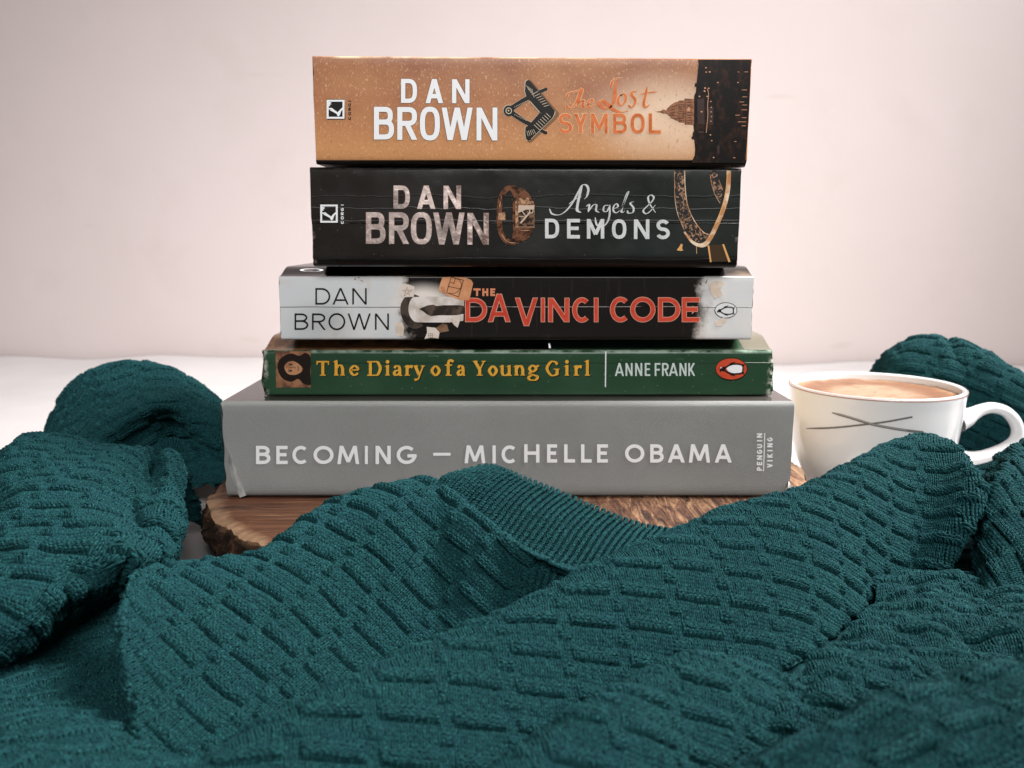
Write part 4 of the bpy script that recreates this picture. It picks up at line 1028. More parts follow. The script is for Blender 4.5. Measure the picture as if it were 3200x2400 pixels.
# handle
def on_cyl_plane(px, py, Y): return on_y(px, py, Y)
hc = [(1640, 742), (1700, 722), (1755, 694), (1820, 664), (1900, 650), (1990, 674), (2056, 735), (2086, 810), (2074, 880), (2010, 938), (1880, 996), (1760, 1024), (1640, 1022)]
hw = [.0062, .0050, .0036, .0030, .0029, .0029, .0030, .0030, .0030, .0030, .0032, .0036, .0046]
HY = CY - .004
hp = np.array([on_y(*Zi(*p), HY) for p in hc])
cp = np.array(cubic([tuple(p) for p in hp], 8)); cw = np.array(cubic([(w, 0) for w in hw], 8))[:, 0]
def tube(path, rad, n=20, flat=1.35, up=np.array([0, 1.0, 0])):
    T = np.gradient(path, axis=0); T /= np.linalg.norm(T, axis=1)[:, None]
    B = np.cross(T, up); B /= np.linalg.norm(B, axis=1)[:, None]; N = np.cross(B, T)
    a = np.linspace(0, 2 * math.pi, n, endpoint=False)
    return np.concatenate([path[i] + rad[i] * (np.cos(a)[:, None] * B[i] + flat * np.sin(a)[:, None] * N[i]) for i in range(len(path))])
V = tube(cp, cw)
mesh_obj('handle', V, grid_faces(len(cp), 20, 0, True)[:, ::-1], M_CHINA, cup, cup_base, smooth=True)
# crossed grey lines, laid on the curved wall
pr = np.array(cubic(prof_o, 5))
def rad_at(z):
    k = (pr[:, 1] > .0005) & (pr[:, 0] > .028); o = np.argsort(pr[k][:, 1]); return np.interp(z, pr[k][o][:, 1], pr[k][o][:, 0])
def on_cup(px, py, lift=.00012):
    d = ray(px, py); t = .30
    lo, hi = .25, None
    ts = np.linspace(.25, .50, 1500)
    P_ = CAM[None] + d[None] * ts[:, None]
    rr = np.hypot(P_[:, 0] - CX, P_[:, 1] - CY) - rad_at(P_[:, 2])
    i = int(np.argmax(rr < 0)); t = ts[i - 1] + (ts[i] - ts[i - 1]) * rr[i - 1] / (rr[i - 1] - rr[i])
    P0 = CAM + d * t; n = np.array([P0[0] - CX, P0[1] - CY, 0]); n /= np.linalg.norm(n); return P0 + n * lift
def cup_line(name, pts, w, mat, lift):
    V, F = [], []
    for P_ in ribbon(cubic(pts, 10), lambda a, d: w * min(1, .4 + 6 * a)):
        i = len(V); V += [on_cup(*Zi(*q), lift) for q in P_][::-1]; F.append([i, i + 1, i + 2, i + 3])
    return mesh_obj(name, V, F, mat, cup, cup_base)
M_GLINE = ink('grey_glaze_line', '#6f6b68', .3); M_GLINE2 = ink('pale_glaze_line', '#a39e9a', .3)
l1 = [(712, 686), (830, 718), (985, 766), (1100, 791), (1250, 816), (1388, 832)]; l2 = [(522, 803), (700, 799), (900, 780), (1090, 757), (1200, 738), (1306, 718)]
cup_line('painted_line', l2, 14, M_GLINE, .00010)
cup_line('painted_line', l1, 19, M_GLINE, .00014)
cup_line('painted_line_core', [(x + 12, y) for x, y in l1[:-1]], 6, M_GLINE2, .00018)
# coffee
CL = CZ - .0042; rc = .0415
m = Mat('milky_coffee', rough=.45, spec=.35)
q = m.xyz(); dd = m.math('SQRT', m.math('ADD', m.math('MULTIPLY', q[0], q[0]), m.math('MULTIPLY', q[1], q[1])))
wob = m.math('MULTIPLY', m.math('SUBTRACT', m.noise(60, 4, .6), .5), .018)
c = m.mix(m.rng(m.math('ADD', dd, wob), .016, .028, 1, 0, True), lin('#7d573e'), lin('#a1866e'))
c = m.mix(m.math('MULTIPLY', m.rng(m.noise(150, 4, .65), .50, .66), .65), c, lin('#8d5c3a'))
c = m.mix(m.rng(m.voro(190), .05, .16, .8, 0), c, lin('#6d4229'))
c = m.mix(m.rng(m.math('ADD', dd, wob), .036, .042, 0, .7), c, lin('#b08c6b'))
m.color(c); m.bump(m.noise(200, 3), .3, .0006)
V = []
rr_ = np.linspace(.0005, rc, 14)
for r in rr_: V.append(np.stack([CX + r * np.cos(a), CY + r * np.sin(a), CL + .0004 * fbm(r * 160 * np.cos(a) + 7, r * 160 * np.sin(a), 2, 9) + (.0008 * (r / rc) ** 12)], 1))
V.append(np.stack([CX + .036 * np.cos(a), CY + .036 * np.sin(a), np.full(128, .026)], 1)); V.append(np.stack([CX + .0005 * np.cos(a), CY + .0005 * np.sin(a), np.full(128, .0062)], 1))
cof = mesh_obj('coffee', V if False else np.concatenate(V), grid_faces(16, 128, 0, True), m.m, None, (CX, CY, .0062), smooth=True)
cof.location = (CX, CY, .0062); tag(cof, 'milky brown coffee with pale foam filling the white cup', 'coffee')

# ------------------------------------------------------------------ the knitted sweater
SW, SR = 0.00150, 0.00122                                  # one stitch: width and height
PU, PV = 12 * SW, 9 * SR                                   # the brick pattern: 12 stitches by 9 rows
def relief(U, V, seed, rib):
    """shape of the fabric without its stitches, and a mask of the purl ridges"""
    if rib:
        fx = (U - .5 * SW) / (2.0 * SW); r = .5 + .5 * np.cos(2 * math.pi * fx); k = sst(r, .15, .85)
        return (.00250 * k - .0013), (k < .42) * 1.0
    wob = .0007 * vnoise(U * 60, V * 60, seed + 11)
    x = (U + wob) / PU; fx = x - np.floor(x)
    y = (V + .0008 * vnoise(U * 45, V * 45, seed + 12)) / PV
    wide = sst(fx, .01, .05) * (1 - sst(fx, .80, .84))
    y1 = y - np.floor(y); y2 = (y + .5) - np.floor(y + .5)
    def ridge(t): return sst(t, .015, .075) * (1 - sst(t, .22, .40))
    def groove(t): return np.exp(-((t + .015) / .04) ** 2) + np.exp(-((t - .985) / .04) ** 2)
    rdg = wide * ridge(y1) + (1 - wide) * ridge(y2) * .9
    grv = wide * groove(y1) + (1 - wide) * groove(y2) * .3
    bow = .00025 * wide * np.sin(math.pi * np.clip((y1 - .40) / .60, 0, 1))      # each block puffs a little
    return .00108 * rdg - .00200 * grv + bow, rdg
def bspl(P, n, axis):
    """Catmull-Rom resample of a control net along axis to n samples"""
    P = np.moveaxis(np.asarray(P, float), axis, 0); k = len(P)
    t = np.linspace(0, k - 1, n); i = np.clip(np.floor(t).astype(int), 0, k - 2); f = (t - i)
    w = (-1,) + (1,) * (P.ndim - 1)
    p1 = P[i]; p2 = P[i + 1]; p0 = np.where((i == 0).reshape(w), 2 * p1 - p2, P[np.maximum(i - 1, 0)]); p3 = np.where((i == k - 2).reshape(w), 2 * p2 - p1, P[np.minimum(i + 2, k - 1)])
    f = f.reshape(w)
    o = .5 * (2 * p1 + (p2 - p0) * f + (2 * p0 - 5 * p1 + 4 * p2 - p3) * f * f + (3 * p1 - p0 - 3 * p2 + p3) * f ** 3)
    return np.moveaxis(o, 0, axis)
def even(P, n, axis):
    """resample so that samples are evenly spaced on average along axis"""
    Q = bspl(P, 12 * (P.shape[axis]), axis)
    d = np.linalg.norm(np.diff(Q, axis=axis), axis=-1); d = d.mean(axis=1 - axis)
    s = np.concatenate([[0], np.cumsum(d)]); t = np.interp(np.linspace(0, s[-1], n), s, np.arange(len(s)))
    i = np.clip(np.floor(t).astype(int), 0, len(s) - 2); f = (t - i)
    Q = np.moveaxis(Q, axis, 0); f = f.reshape((-1,) + (1,) * (Q.ndim - 1))
    return np.moveaxis(Q[i] * (1 - f) + Q[i + 1] * f, 0, axis)
def bilin(A, i, j):
    n, m = A.shape[:2]; i = np.clip(i, 0, n - 1.001); j = np.clip(j, 0, m - 1.001)
    a = i.astype(np.int64); b = j.astype(np.int64); fi = i - a; fj = j - b
    if A.ndim == 3: fi = fi[:, None]; fj = fj[:, None]
    return (A[a, b] * (1 - fj) + A[a, b + 1] * fj) * (1 - fi) + (A[a + 1, b] * (1 - fj) + A[a + 1, b + 1] * fj) * fi
def unfold(G, n=15, m=24):
    """flatten the cloth: a map to the plane that keeps angles (least squares), so that the knit is not sheared"""
    ni, nj = G.shape[:2]; ii = np.linspace(0, ni - 1, n); jj = np.linspace(0, nj - 1, m)
    I, J = np.meshgrid(ii, jj, indexing='ij'); P = bilin(G, I.ravel(), J.ravel())
    q = grid_faces(n, m); tri = np.concatenate([q[:, [0, 1, 2]], q[:, [0, 2, 3]]])
    p0, p1, p2 = P[tri[:, 0]], P[tri[:, 1]], P[tri[:, 2]]
    e1 = p1 - p0; l1 = np.linalg.norm(e1, axis=1); X = e1 / l1[:, None]; N = np.cross(e1, p2 - p0); ar = np.linalg.norm(N, axis=1); N /= np.maximum(ar, 1e-14)[:, None]; Y = np.cross(N, X)
    x = np.stack([0 * l1, l1, ((p2 - p0) * X).sum(1)], 1); y = np.stack([0 * l1, 0 * l1, ((p2 - p0) * Y).sum(1)], 1)
    Wr = np.stack([x[:, 2] - x[:, 1], x[:, 0] - x[:, 2], x[:, 1] - x[:, 0]], 1); Wi = np.stack([y[:, 2] - y[:, 1], y[:, 0] - y[:, 2], y[:, 1] - y[:, 0]], 1)
    sc = 1 / np.sqrt(np.maximum(ar, 1e-12))[:, None]; Wr = Wr * sc; Wi = Wi * sc
    nt = len(tri); nv = n * m; M = np.zeros((2 * nt, 2 * nv)); r = np.arange(nt)
    for k in range(3):
        M[r, tri[:, k]] += Wr[:, k]; M[r, nv + tri[:, k]] += -Wi[:, k]; M[nt + r, tri[:, k]] += Wi[:, k]; M[nt + r, nv + tri[:, k]] += Wr[:, k]
    a = (n // 2) * m + 2; b = (n // 2) * m + m - 3; L = np.linalg.norm(P[a] - P[b])
    fix = [a, b, nv + a, nv + b]; val = np.array([0, L, 0, 0.]); free = np.setdiff1d(np.arange(2 * nv), fix)
    A = M[:, free]; rhs = -M[:, fix] @ val
    sol = np.zeros(2 * nv); sol[free] = np.linalg.solve(A.T @ A + 1e-9 * np.eye(len(free)), A.T @ rhs); sol[fix] = val
    uv = np.stack([sol[:nv], sol[nv:]], -1)
    # then spread what stretch is left evenly: a few rounds of as-rigid-as-possible relaxing
    def cot(a, b, c): return ((x[:, b] - x[:, a]) * (x[:, c] - x[:, a]) + (y[:, b] - y[:, a]) * (y[:, c] - y[:, a])) / np.maximum(ar, 1e-12)
    X2 = np.stack([x, y], -1); E3 = [(0, 1, 2), (1, 2, 0), (2, 0, 1)]; W3 = [np.clip(cot(c_, a_, b_), .05, 5) for a_, b_, c_ in E3]
    Lm = np.zeros((nv, nv))
    for (a_, b_, c_), w in zip(E3, W3):
        np.add.at(Lm, (tri[:, a_], tri[:, a_]), w); np.add.at(Lm, (tri[:, b_], tri[:, b_]), w); np.add.at(Lm, (tri[:, a_], tri[:, b_]), -w); np.add.at(Lm, (tri[:, b_], tri[:, a_]), -w)
    Li = np.linalg.inv(Lm + 1e-6 * np.eye(nv))
    s0 = np.mean(np.linalg.norm(P[tri[:, 1]] - P[tri[:, 0]], axis=1)) / np.mean(np.linalg.norm(uv[tri[:, 1]] - uv[tri[:, 0]], axis=1)); uv = uv * s0
    flip = np.sign(((uv[tri[:, 1]] - uv[tri[:, 0]])[:, 0] * (uv[tri[:, 2]] - uv[tri[:, 0]])[:, 1] - (uv[tri[:, 1]] - uv[tri[:, 0]])[:, 1] * (uv[tri[:, 2]] - uv[tri[:, 0]])[:, 0]).sum())
    if flip < 0: X2 = X2 * np.array([1, -1.])
    for it in range(30):
        Sx = np.zeros((nt, 2, 2))
        for (a_, b_, c_), w in zip(E3, W3): Sx += w[:, None, None] * np.einsum('ti,tj->tij', X2[:, b_] - X2[:, a_], uv[tri[:, b_]] - uv[tri[:, a_]])
        th = np.arctan2(Sx[:, 0, 1] - Sx[:, 1, 0], Sx[:, 0, 0] + Sx[:, 1, 1]); cc, ss = np.cos(th), np.sin(th)
        rhs2 = np.zeros((nv, 2))
        for (a_, b_, c_), w in zip(E3, W3):
            e = X2[:, b_] - X2[:, a_]; re = np.stack([cc * e[:, 0] - ss * e[:, 1], ss * e[:, 0] + cc * e[:, 1]], 1) * w[:, None]
            np.add.at(rhs2, tri[:, b_], re); np.add.at(rhs2, tri[:, a_], -re)
        uv = Li @ rhs2
    uv = uv.reshape(n, m, 2)
    return bspl(bspl(uv, ni, 0), nj, 1)
# one leg of a stitch: a short plump strand
RINGS, SIDES = 6, 5
def strand(path, rad):
    """path (k,3) in fabric coordinates (u, v, h) -> (k*SIDES, 3)"""
    path = np.array(path, float); T = np.gradient(path, axis=0); T /= np.linalg.norm(T, axis=1)[:, None]
    B = np.cross(T, np.array([0, 0, 1.0])); B /= np.linalg.norm(B, axis=1)[:, None]; N = np.cross(B, T)
    a = np.linspace(0, 2 * math.pi, SIDES, endpoint=False) + .3
    return np.concatenate([path[i] + rad[i] * (np.cos(a)[:, None] * B[i] + np.sin(a)[:, None] * N[i]) for i in range(len(path))])
W_, H_, E_h = SW, SR, .00016
rad_k = np.array([.45, .85, 1.0, 1.0, .85, .5]) * .00034
vK = np.array([-.28, .02, .34, .66, .98, 1.26])
hK = np.array([-.00020, .00012, .00034, .00040, .00026, -.00014])
legL = strand([(W_ * (-.10 - .27 * np.clip((v + .28) / 1.5, 0, 1) ** .9), H_ * (v - .5), h) for v, h in zip(vK, hK)], rad_k)
legR = strand([(W_ * (.10 + .27 * np.clip((v + .28) / 1.5, 0, 1) ** .9), H_ * (v - .5), h) for v, h in zip(vK, hK)], rad_k)
tP = np.linspace(-.62, .62, 6)
purA = strand([(W_ * t, H_ * (.18 - .75 * t * t * 1.2), .00030 * math.cos(t * 2.2) + .00004) for t in tP], rad_k * .98)
purB = strand([(W_ * (t + .5), H_ * (-.30 + .75 * t * t * 1.2), .00022 * math.cos(t * 2.2)) for t in tP], rad_k * .95)
def stitches(G, n, U, V, rdg, seed, ks=1.0, keep_margin=1.25):
    """real strands on every stitch of the cloth that faces the front"""
    rs = np.random.RandomState(seed + 99); ni, nj = U.shape
    cu = np.floor(U / SW).astype(np.int64); cv = np.floor(V / SR).astype(np.int64)
    # seen part only: facing forward, inside or near the view
    d = G - CAM; dep = d[..., 1] * CS - d[..., 2] * SN
    px = d[..., 0] / np.maximum(dep, 1e-4) * FPX; py = -(d[..., 1] * SN + d[..., 2] * CS) / np.maximum(dep, 1e-4) * FPX
    ok = (dep > .03) & (np.abs(px) < 1600 * keep_margin) & (np.abs(py) < 1200 * keep_margin) & ((n * d).sum(-1) < .35 * np.linalg.norm(d, axis=-1))
    key = (cu - cu.min()) * 100000 + (cv - cv.min())
    fu = U / SW - cu - .5; fv = V / SR - cv - .5; dist = np.where(ok, fu * fu + fv * fv, 9.0).ravel()
    o = np.lexsort((dist, key.ravel())); k = key.ravel()[o]; first = np.concatenate([[True], k[1:] != k[:-1]]); sel = o[first]; sel = sel[dist[sel] < .5]
    i0, j0 = np.unravel_index(sel, U.shape)
    gi = [np.gradient(U, axis=0)[i0, j0], np.gradient(V, axis=0)[i0, j0]]; gj = [np.gradient(U, axis=1)[i0, j0], np.gradient(V, axis=1)[i0, j0]]
    det = gi[0] * gj[1] - gi[1] * gj[0]; good = np.abs(det) > 1e-10; i0, j0, det = i0[good], j0[good], det[good]; gi = [q[good] for q in gi]; gj = [q[good] for q in gj]
    uc = (cu[i0, j0] + .5) * SW; vc = (cv[i0, j0] + .5) * SR; m = len(i0)
    pur = rdg[i0, j0] > .45
    tpl = np.where(pur[:, None, None], np.concatenate([purA, purB])[None], np.concatenate([legL, legR])[None]).copy()
    tpl[..., 2] *= rs.uniform(.75, 1.3, (m, 1)) / ks; tpl[..., 0] += rs.normal(0, .05 * SW, (m, 1)); tpl[..., 1] += rs.normal(0, .06 * SR, (m, 1))
    du = (uc - U[i0, j0])[:, None] + tpl[..., 0]; dv = (vc - V[i0, j0])[:, None] + tpl[..., 1]
    di = (du * gj[1][:, None] - dv * gj[0][:, None]) / det[:, None]; dj = (dv * gi[0][:, None] - du * gi[1][:, None]) / det[:, None]
    lim = 7; di = np.clip(di, -lim, lim); dj = np.clip(dj, -lim, lim)
    I = (i0[:, None] + di).ravel(); J = (j0[:, None] + dj).ravel()
    inside = ((I.reshape(m, -1) > 0) & (I.reshape(m, -1) < ni - 1) & (J.reshape(m, -1) > 0) & (J.reshape(m, -1) < nj - 1)).all(1)
    P = bilin(G, I, J) + bilin(n, I, J) * tpl[..., 2].reshape(-1, 1)
    per = 2 * RINGS * SIDES; P = P.reshape(m, per, 3)[inside]; m = len(P)
    f1 = grid_faces(RINGS, SIDES, 0, True); f = np.concatenate([f1, f1 + RINGS * SIDES])
    F = (f[None] + (np.arange(m) * per)[:, None, None]).reshape(-1, 4)
    # loose fibres standing off the yarn
    k = m // 3; b = rs.choice(m, k, replace=False); p0 = P[b, rs.randint(0, per, k)]
    ii = np.clip(i0[inside][b], 0, ni - 1); jj = np.clip(j0[inside][b], 0, nj - 1); nn = n[ii, jj]
    d0 = nn * rs.uniform(.2, 1, (k, 1)) + rs.normal(0, .8, (k, 3)); d0 /= np.linalg.norm(d0, axis=1)[:, None]; d1 = d0 + rs.normal(0, .7, (k, 3)); d1 /= np.linalg.norm(d1, axis=1)[:, None]
    ln = rs.uniform(.0007, .0024, (k, 1)); sd = np.cross(d0, rs.normal(0, 1, (k, 3))); sd /= np.linalg.norm(sd, axis=1)[:, None]; sd *= .000022
    up = np.cross(d0, sd); q1_ = p0 + d0 * ln * .5; q2_ = q1_ + d1 * ln * .5
    HV = np.stack([p0 + sd, p0 - sd * .5 + up * .9, p0 - sd * .5 - up * .9, q1_ + sd, q1_ - sd * .5 + up * .9, q1_ - sd * .5 - up * .9, q2_ + sd * .3, q2_ - sd * .15 + up * .3, q2_ - sd * .15 - up * .3], 1)
    hf = grid_faces(3, 3, 0, True); HF = (hf[None] + (np.arange(k) * 9)[:, None, None]).reshape(-1, 4) + m * per
    return np.concatenate([P.reshape(-1, 3), HV.reshape(-1, 3)]), np.concatenate([F, HF])
NST = [0]
import time
def sheet(net, ang, seed, step=.0006, rib=False, wr=.0012, wf=28.0, uoff=(0, 0), yarn=True, ref=(.5, .5), ks=1.0, along=False):
    """knitted cloth lofted through a net of points (rows from back to front, columns left to right).
    ang: direction of the rows of stitches as seen from the front at ref, degrees, positive running down to the right"""
    t0_ = time.time(); net = np.asarray(net, float)
    L = np.linalg.norm(np.diff(bspl(net, 60, 1), axis=1), axis=-1).sum(1).mean(); T = np.linalg.norm(np.diff(bspl(net, 60, 0), axis=0), axis=-1).sum(0).mean()
    ni = max(8, int(T / step)); nj = max(8, int(L / step))
    G = even(even(net, ni, 0), nj, 1)
    def normals(Q):
        a = np.gradient(Q, axis=1); b = np.gradient(Q, axis=0); n = np.cross(b, a); l = np.linalg.norm(n, axis=-1, keepdims=True); return n / np.maximum(l, 1e-12)
    if along:
        dT = np.linalg.norm(np.diff(G, axis=0), axis=-1); dT = np.concatenate([np.zeros((1, nj)), np.cumsum(dT, 0)], 0)
        uv = np.stack([np.repeat((np.linspace(0, 1, nj) * L)[None], ni, 0), dT], -1)
    else: uv = unfold(G)
    n = normals(G)
    if wr: G = G + n * (wr * fbm(uv[..., 0] * wf, uv[..., 1] * wf, 3, seed + 40))[..., None]
    # scale to true lengths, turn so that the rows run as asked
    a = np.gradient(uv, axis=0); b = np.gradient(uv, axis=1); auv = np.abs(a[..., 0] * b[..., 1] - a[..., 1] * b[..., 0]).mean()
    a3 = np.linalg.norm(np.cross(np.gradient(G, axis=0), np.gradient(G, axis=1)), axis=-1).mean(); uv = uv * math.sqrt(a3 / auv)
    i, j = int(ref[0] * (ni - 1)), int(ref[1] * (nj - 1)); w = 6; i = min(max(i, w), ni - 1 - w); j = min(max(j, w), nj - 1 - w)
    def pix(p): d = p - CAM; dep = d[1] * CS - d[2] * SN; return np.array([d[0], -(d[1] * SN + d[2] * CS)]) / dep
    Jp = np.stack([pix(G[i + w, j]) - pix(G[i - w, j]), pix(G[i, j + w]) - pix(G[i, j - w])], 1); Ju = np.stack([uv[i + w, j] - uv[i - w, j], uv[i, j + w] - uv[i, j - w]], 1)
    M = Ju @ np.linalg.inv(Jp); du = M @ np.array([math.cos(R(ang)), math.sin(R(ang))]); th = math.atan2(du[1], du[0])
    c, s = math.cos(th), math.sin(th); U = uv[..., 0] * c + uv[..., 1] * s; V = -uv[..., 0] * s + uv[..., 1] * c
    up = M @ np.array([math.sin(R(ang)), -math.cos(R(ang))])
    if -up[0] * s + up[1] * c < 0: V = -V
    if along: U, V = uv[..., 0].copy(), -uv[..., 1]
    U = U * ks + uoff[0]; V = V * ks + uoff[1]
    U = U + .0004 * fbm(uv[..., 0] * 70, uv[..., 1] * 70, 2, seed + 3); V = V + .0004 * fbm(uv[..., 0] * 70 + 9, uv[..., 1] * 70, 2, seed + 4)
    h, rdg = relief(U, V, seed, rib)
    n = normals(G)
    if n[i, j] @ (G[i, j] - CAM) > 0: n = -n
    G = G + n * (h / ks)[..., None]
    out = [(G.reshape(-1, 3) - 0.00034 * n.reshape(-1, 3), grid_faces(ni, nj))]
    if yarn:
        n2 = normals(G); n2 = n2 * np.sign((n2 * n).sum(-1, keepdims=True)); n2 = .5 * n2 + .5 * n; n2 /= np.linalg.norm(n2, axis=-1, keepdims=True)
        v, f = stitches(G, n2, U, V, rdg, seed, ks); NST[0] += len(v) // (2 * RINGS * SIDES); out.append((v, f))
    print('SHEET', seed, round(time.time() - t0_, 2)); return out
SW_BASE = (0.0, -0.10, 0.0)
sweater = empty('sweater', SW_BASE, 'teal knitted sweater with brick pattern bunched up around the books and cup', 'sweater')
m = Mat('teal_knit', rough=0.8, spec=0.12)
h1 = m.noise(900, 3, .6); h2 = m.noise(60, 3, .5); h3 = m.noise(2600, 2, .5)
c = m.mix(m.rng(h1, .35, .68), lin('#0b2a30'), lin('#164547'))
c = m.mix(m.math('MULTIPLY', m.rng(h3, .56, .72), .45), c, lin('#4c9a95'))
c = m.mix(m.math('MULTIPLY', m.rng(h2, .4, .7), .25), c, lin('#173f49'))
m.color(c)
m.b.inputs['Sheen Weight'].default_value = .02; m.b.inputs['Sheen Roughness'].default_value = .5; m.b.inputs['Sheen Tint'].default_value = lin('#6fc0ba')
m.bump(m.noise(1500, 2, .5), .5, .0004)
M_KNIT = m.m
def net_px(rows):
    """rows of (x, y, z): x, y in the 2212 px view, z = height of the cloth there"""
    return [[on_z(*Zo(x, y), z) for x, y, z in row] for row in rows]
def back_of(row, steps=((.0045, -.0015), (.0095, -.0075), (.014, -.018), (.017, -.034))):
    return [[np.array([p[0], p[1] + dy, max(.002, p[2] + dz)]) for p in row] for dy, dz in steps][::-1]
def zz(pts, zs): return [(x, y, z) for (x, y), z in zip(pts, zs)]
parts = {}
def add(part, sh): parts.setdefault(part, []).extend(sh)

def slope_net(crest, bottom, bulge=.003, curl=None):
    """a fold of cloth: rolls over its crest and runs down to a low line tucked under the next fold"""
    top = net_px([crest])[0]; low = net_px([bottom])[0]; rows = []
    for t in (0.0, .07, .22, .45, .70, .90, 1.0):
        r = []
        for i, (p, q) in enumerate(zip(top, low)):
            d = q - p; n = np.array([0, d[2], -d[1]]); n = n / np.linalg.norm(n) if np.linalg.norm(n) > 1e-9 else np.array([0, 0, 1.0])
            if n[2] < 0: n = -n
            r.append(p + d * t + n * bulge * math.sin(math.pi * t ** .62))
        rows.append(r)
    if curl is not None:
        for r in rows: r.append(r[-1] + np.array(curl))
    return back_of(rows[0]) + rows
# body, rear fold (in front of the wood slice), up to the seam of the neckband
A = slope_net(zz([(262, 1312), (292, 1234), (430, 1212), (570, 1188), (700, 1096), (850, 1046), (948, 1042), (1040, 1120), (1162, 1203), (1312, 1260)], [.031, .033, .031, .032, .040, .047, .0465, .0415, .0355, .029]),
              zz([(330, 1735), (410, 1700), (500, 1640), (640, 1572), (764, 1508), (868, 1454), (940, 1418), (1010, 1386), (1080, 1354), (1180, 1314)], [.002, .002, .003, .004, .004, .005, .007, .010, .012, .015]), .0045)
for r in A:
    for d in ((-.0035, .004, -.005), (-.001, .008, -.010)): r.insert(0, r[0] + np.array(d)); r[0][2] = max(r[0][2], .001)
add('body', sheet(A, 24, 1, wr=.0008))
# middle fold, running from the cup down to the left
B_ = slope_net(zz([(180, 1800), (430, 1657), (700, 1502), (1000, 1364), (1240, 1252), (1450, 1154), (1600, 1096), (1720, 1062), (1850, 1000), (1930, 958), (2000, 945), (2060, 960), (2105, 1012), (2124, 1070)], [.018, .021, .025, .0285, .0335, .038, .0415, .044, .047, .049, .050, .049, .044, .036]),
               zz([(640, 2120), (880, 1965), (1095, 1795), (1300, 1625), (1460, 1530), (1570, 1495), (1665, 1462), (1752, 1415), (1828, 1355), (1886, 1300), (1928, 1258), (1966, 1240), (2004, 1236), (2040, 1230)], [.001, .001, .002, .003, .005, .007, .008, .007, .006, .006, .006, .007, .009, .010]), .0050, curl=(-.001, .016, -.010))
add('body', sheet(B_, 3, 2, wr=.0008, ref=(.5, .45)))
# front fold
C_ = slope_net(zz([(560, 1990), (850, 1805), (1080, 1664), (1275, 1531), (1400, 1462), (1500, 1432), (1590, 1434), (1670, 1452)], [.021, .024, .027, .0285, .028, .025, .020, .014]),
               zz([(1050, 2330), (1260, 2170), (1460, 2010), (1600, 1850), (1700, 1760), (1770, 1700), (1820, 1660), (1870, 1640)], [.001, .001, .001, .001, .001, .001, .001, .002]), .0040)
add('body', sheet(C_, 10, 3, wr=.0012, wf=50))
# crumpled cloth at the lower right, with the blurred fold nearest to the camera
E_ = net_px([
    zz([(1890, 1290), (1970, 1262), (2040, 1252), (2110, 1262), (2190, 1270), (2290, 1262)], [0.0101, 0.0108, 0.0108, 0.0115, 0.0130, 0.0144]),
    zz([(1800, 1400), (1900, 1350), (2000, 1310), (2090, 1306), (2190, 1300), (2310, 1290)], [0.0137, 0.0151, 0.0151, 0.0158, 0.0173, 0.0187]),
    zz([(1660, 1500), (1790, 1440), (1920, 1395), (2040, 1370), (2180, 1355), (2330, 1345)], [0.0158, 0.0173, 0.0180, 0.0180, 0.0187, 0.0194]),
    zz([(1560, 1600), (1700, 1530), (1850, 1470), (2000, 1432), (2170, 1405), (2360, 1390)], [0.0144, 0.0166, 0.0173, 0.0173, 0.0173, 0.0173]),
    zz([(1460, 1760), (1620, 1660), (1790, 1580), (1970, 1520), (2160, 1480), (2390, 1450)], [0.0101, 0.0115, 0.0122, 0.0122, 0.0115, 0.0108]),
    zz([(1400, 1900), (1580, 1790), (1770, 1680), (1970, 1600), (2180, 1550), (2420, 1510)], [0.0050, 0.0058, 0.0065, 0.0065, 0.0065, 0.0058]),
])
E_ = back_of(E_[0], ((.008, -.002), (.018, -.007))) + E_
add('body', sheet(E_, -12, 4, wr=.0030, wf=62, uoff=(.03, 0)))
D_ = net_px([
    zz([(1380, 1840), (1560, 1690), (1720, 1605), (1900, 1535), (2060, 1480), (2260, 1425), (2420, 1390)], [0.0259, 0.0302, 0.0331, 0.0353, 0.0367, 0.0382, 0.0382]),
    zz([(1430, 1880), (1600, 1730), (1760, 1642), (1935, 1570), (2090, 1515), (2290, 1462), (2450, 1430)], [0.0266, 0.0310, 0.0338, 0.0360, 0.0374, 0.0389, 0.0389]),
    zz([(1520, 2000), (1700, 1840), (1860, 1750), (2030, 1680), (2180, 1625), (2380, 1570), (2540, 1530)], [0.0245, 0.0288, 0.0317, 0.0338, 0.0353, 0.0367, 0.0367]),
    zz([(1640, 2160), (1820, 2010), (1990, 1900), (2150, 1830), (2300, 1770), (2490, 1700), (2650, 1660)], [0.0173, 0.0209, 0.0230, 0.0245, 0.0252, 0.0259, 0.0259]),
])
D_ = back_of(D_[0], ((.006, -.007), (.010, -.024))) + D_
add('body', sheet(D_, -20, 5, wr=.0020, wf=40))
# fold rising at the right edge, and the little ribbed hem next to the cup
F__ = net_px([
    zz([(2100, 1150), (2126, 1085), (2150, 1020), (2186, 976), (2240, 958), (2320, 955)], [.020, .032, .040, .045, .047, .047]),
    zz([(2104, 1175), (2132, 1110), (2158, 1046), (2194, 1004), (2246, 985), (2326, 980)], [.018, .031, .040, .045, .047, .047]),
    zz([(2106, 1220), (2136, 1160), (2168, 1104), (2206, 1070), (2256, 1056), (2336, 1050)], [.014, .026, .034, .038, .040, .040]),
    zz([(2100, 1280), (2136, 1236), (2176, 1196), (2220, 1170), (2270, 1160), (2350, 1156)], [.010, .019, .025, .029, .031, .031]),
    zz([(2090, 1350), (2132, 1320), (2180, 1296), (2230, 1280), (2284, 1276), (2366, 1276)], [.007, .010, .013, .015, .016, .016]),
])
F__ = back_of(F__[0], ((.010, -.008), (.018, -.026))) + F__
add('body', sheet(F__, 55, 6, wr=.0016, wf=50))
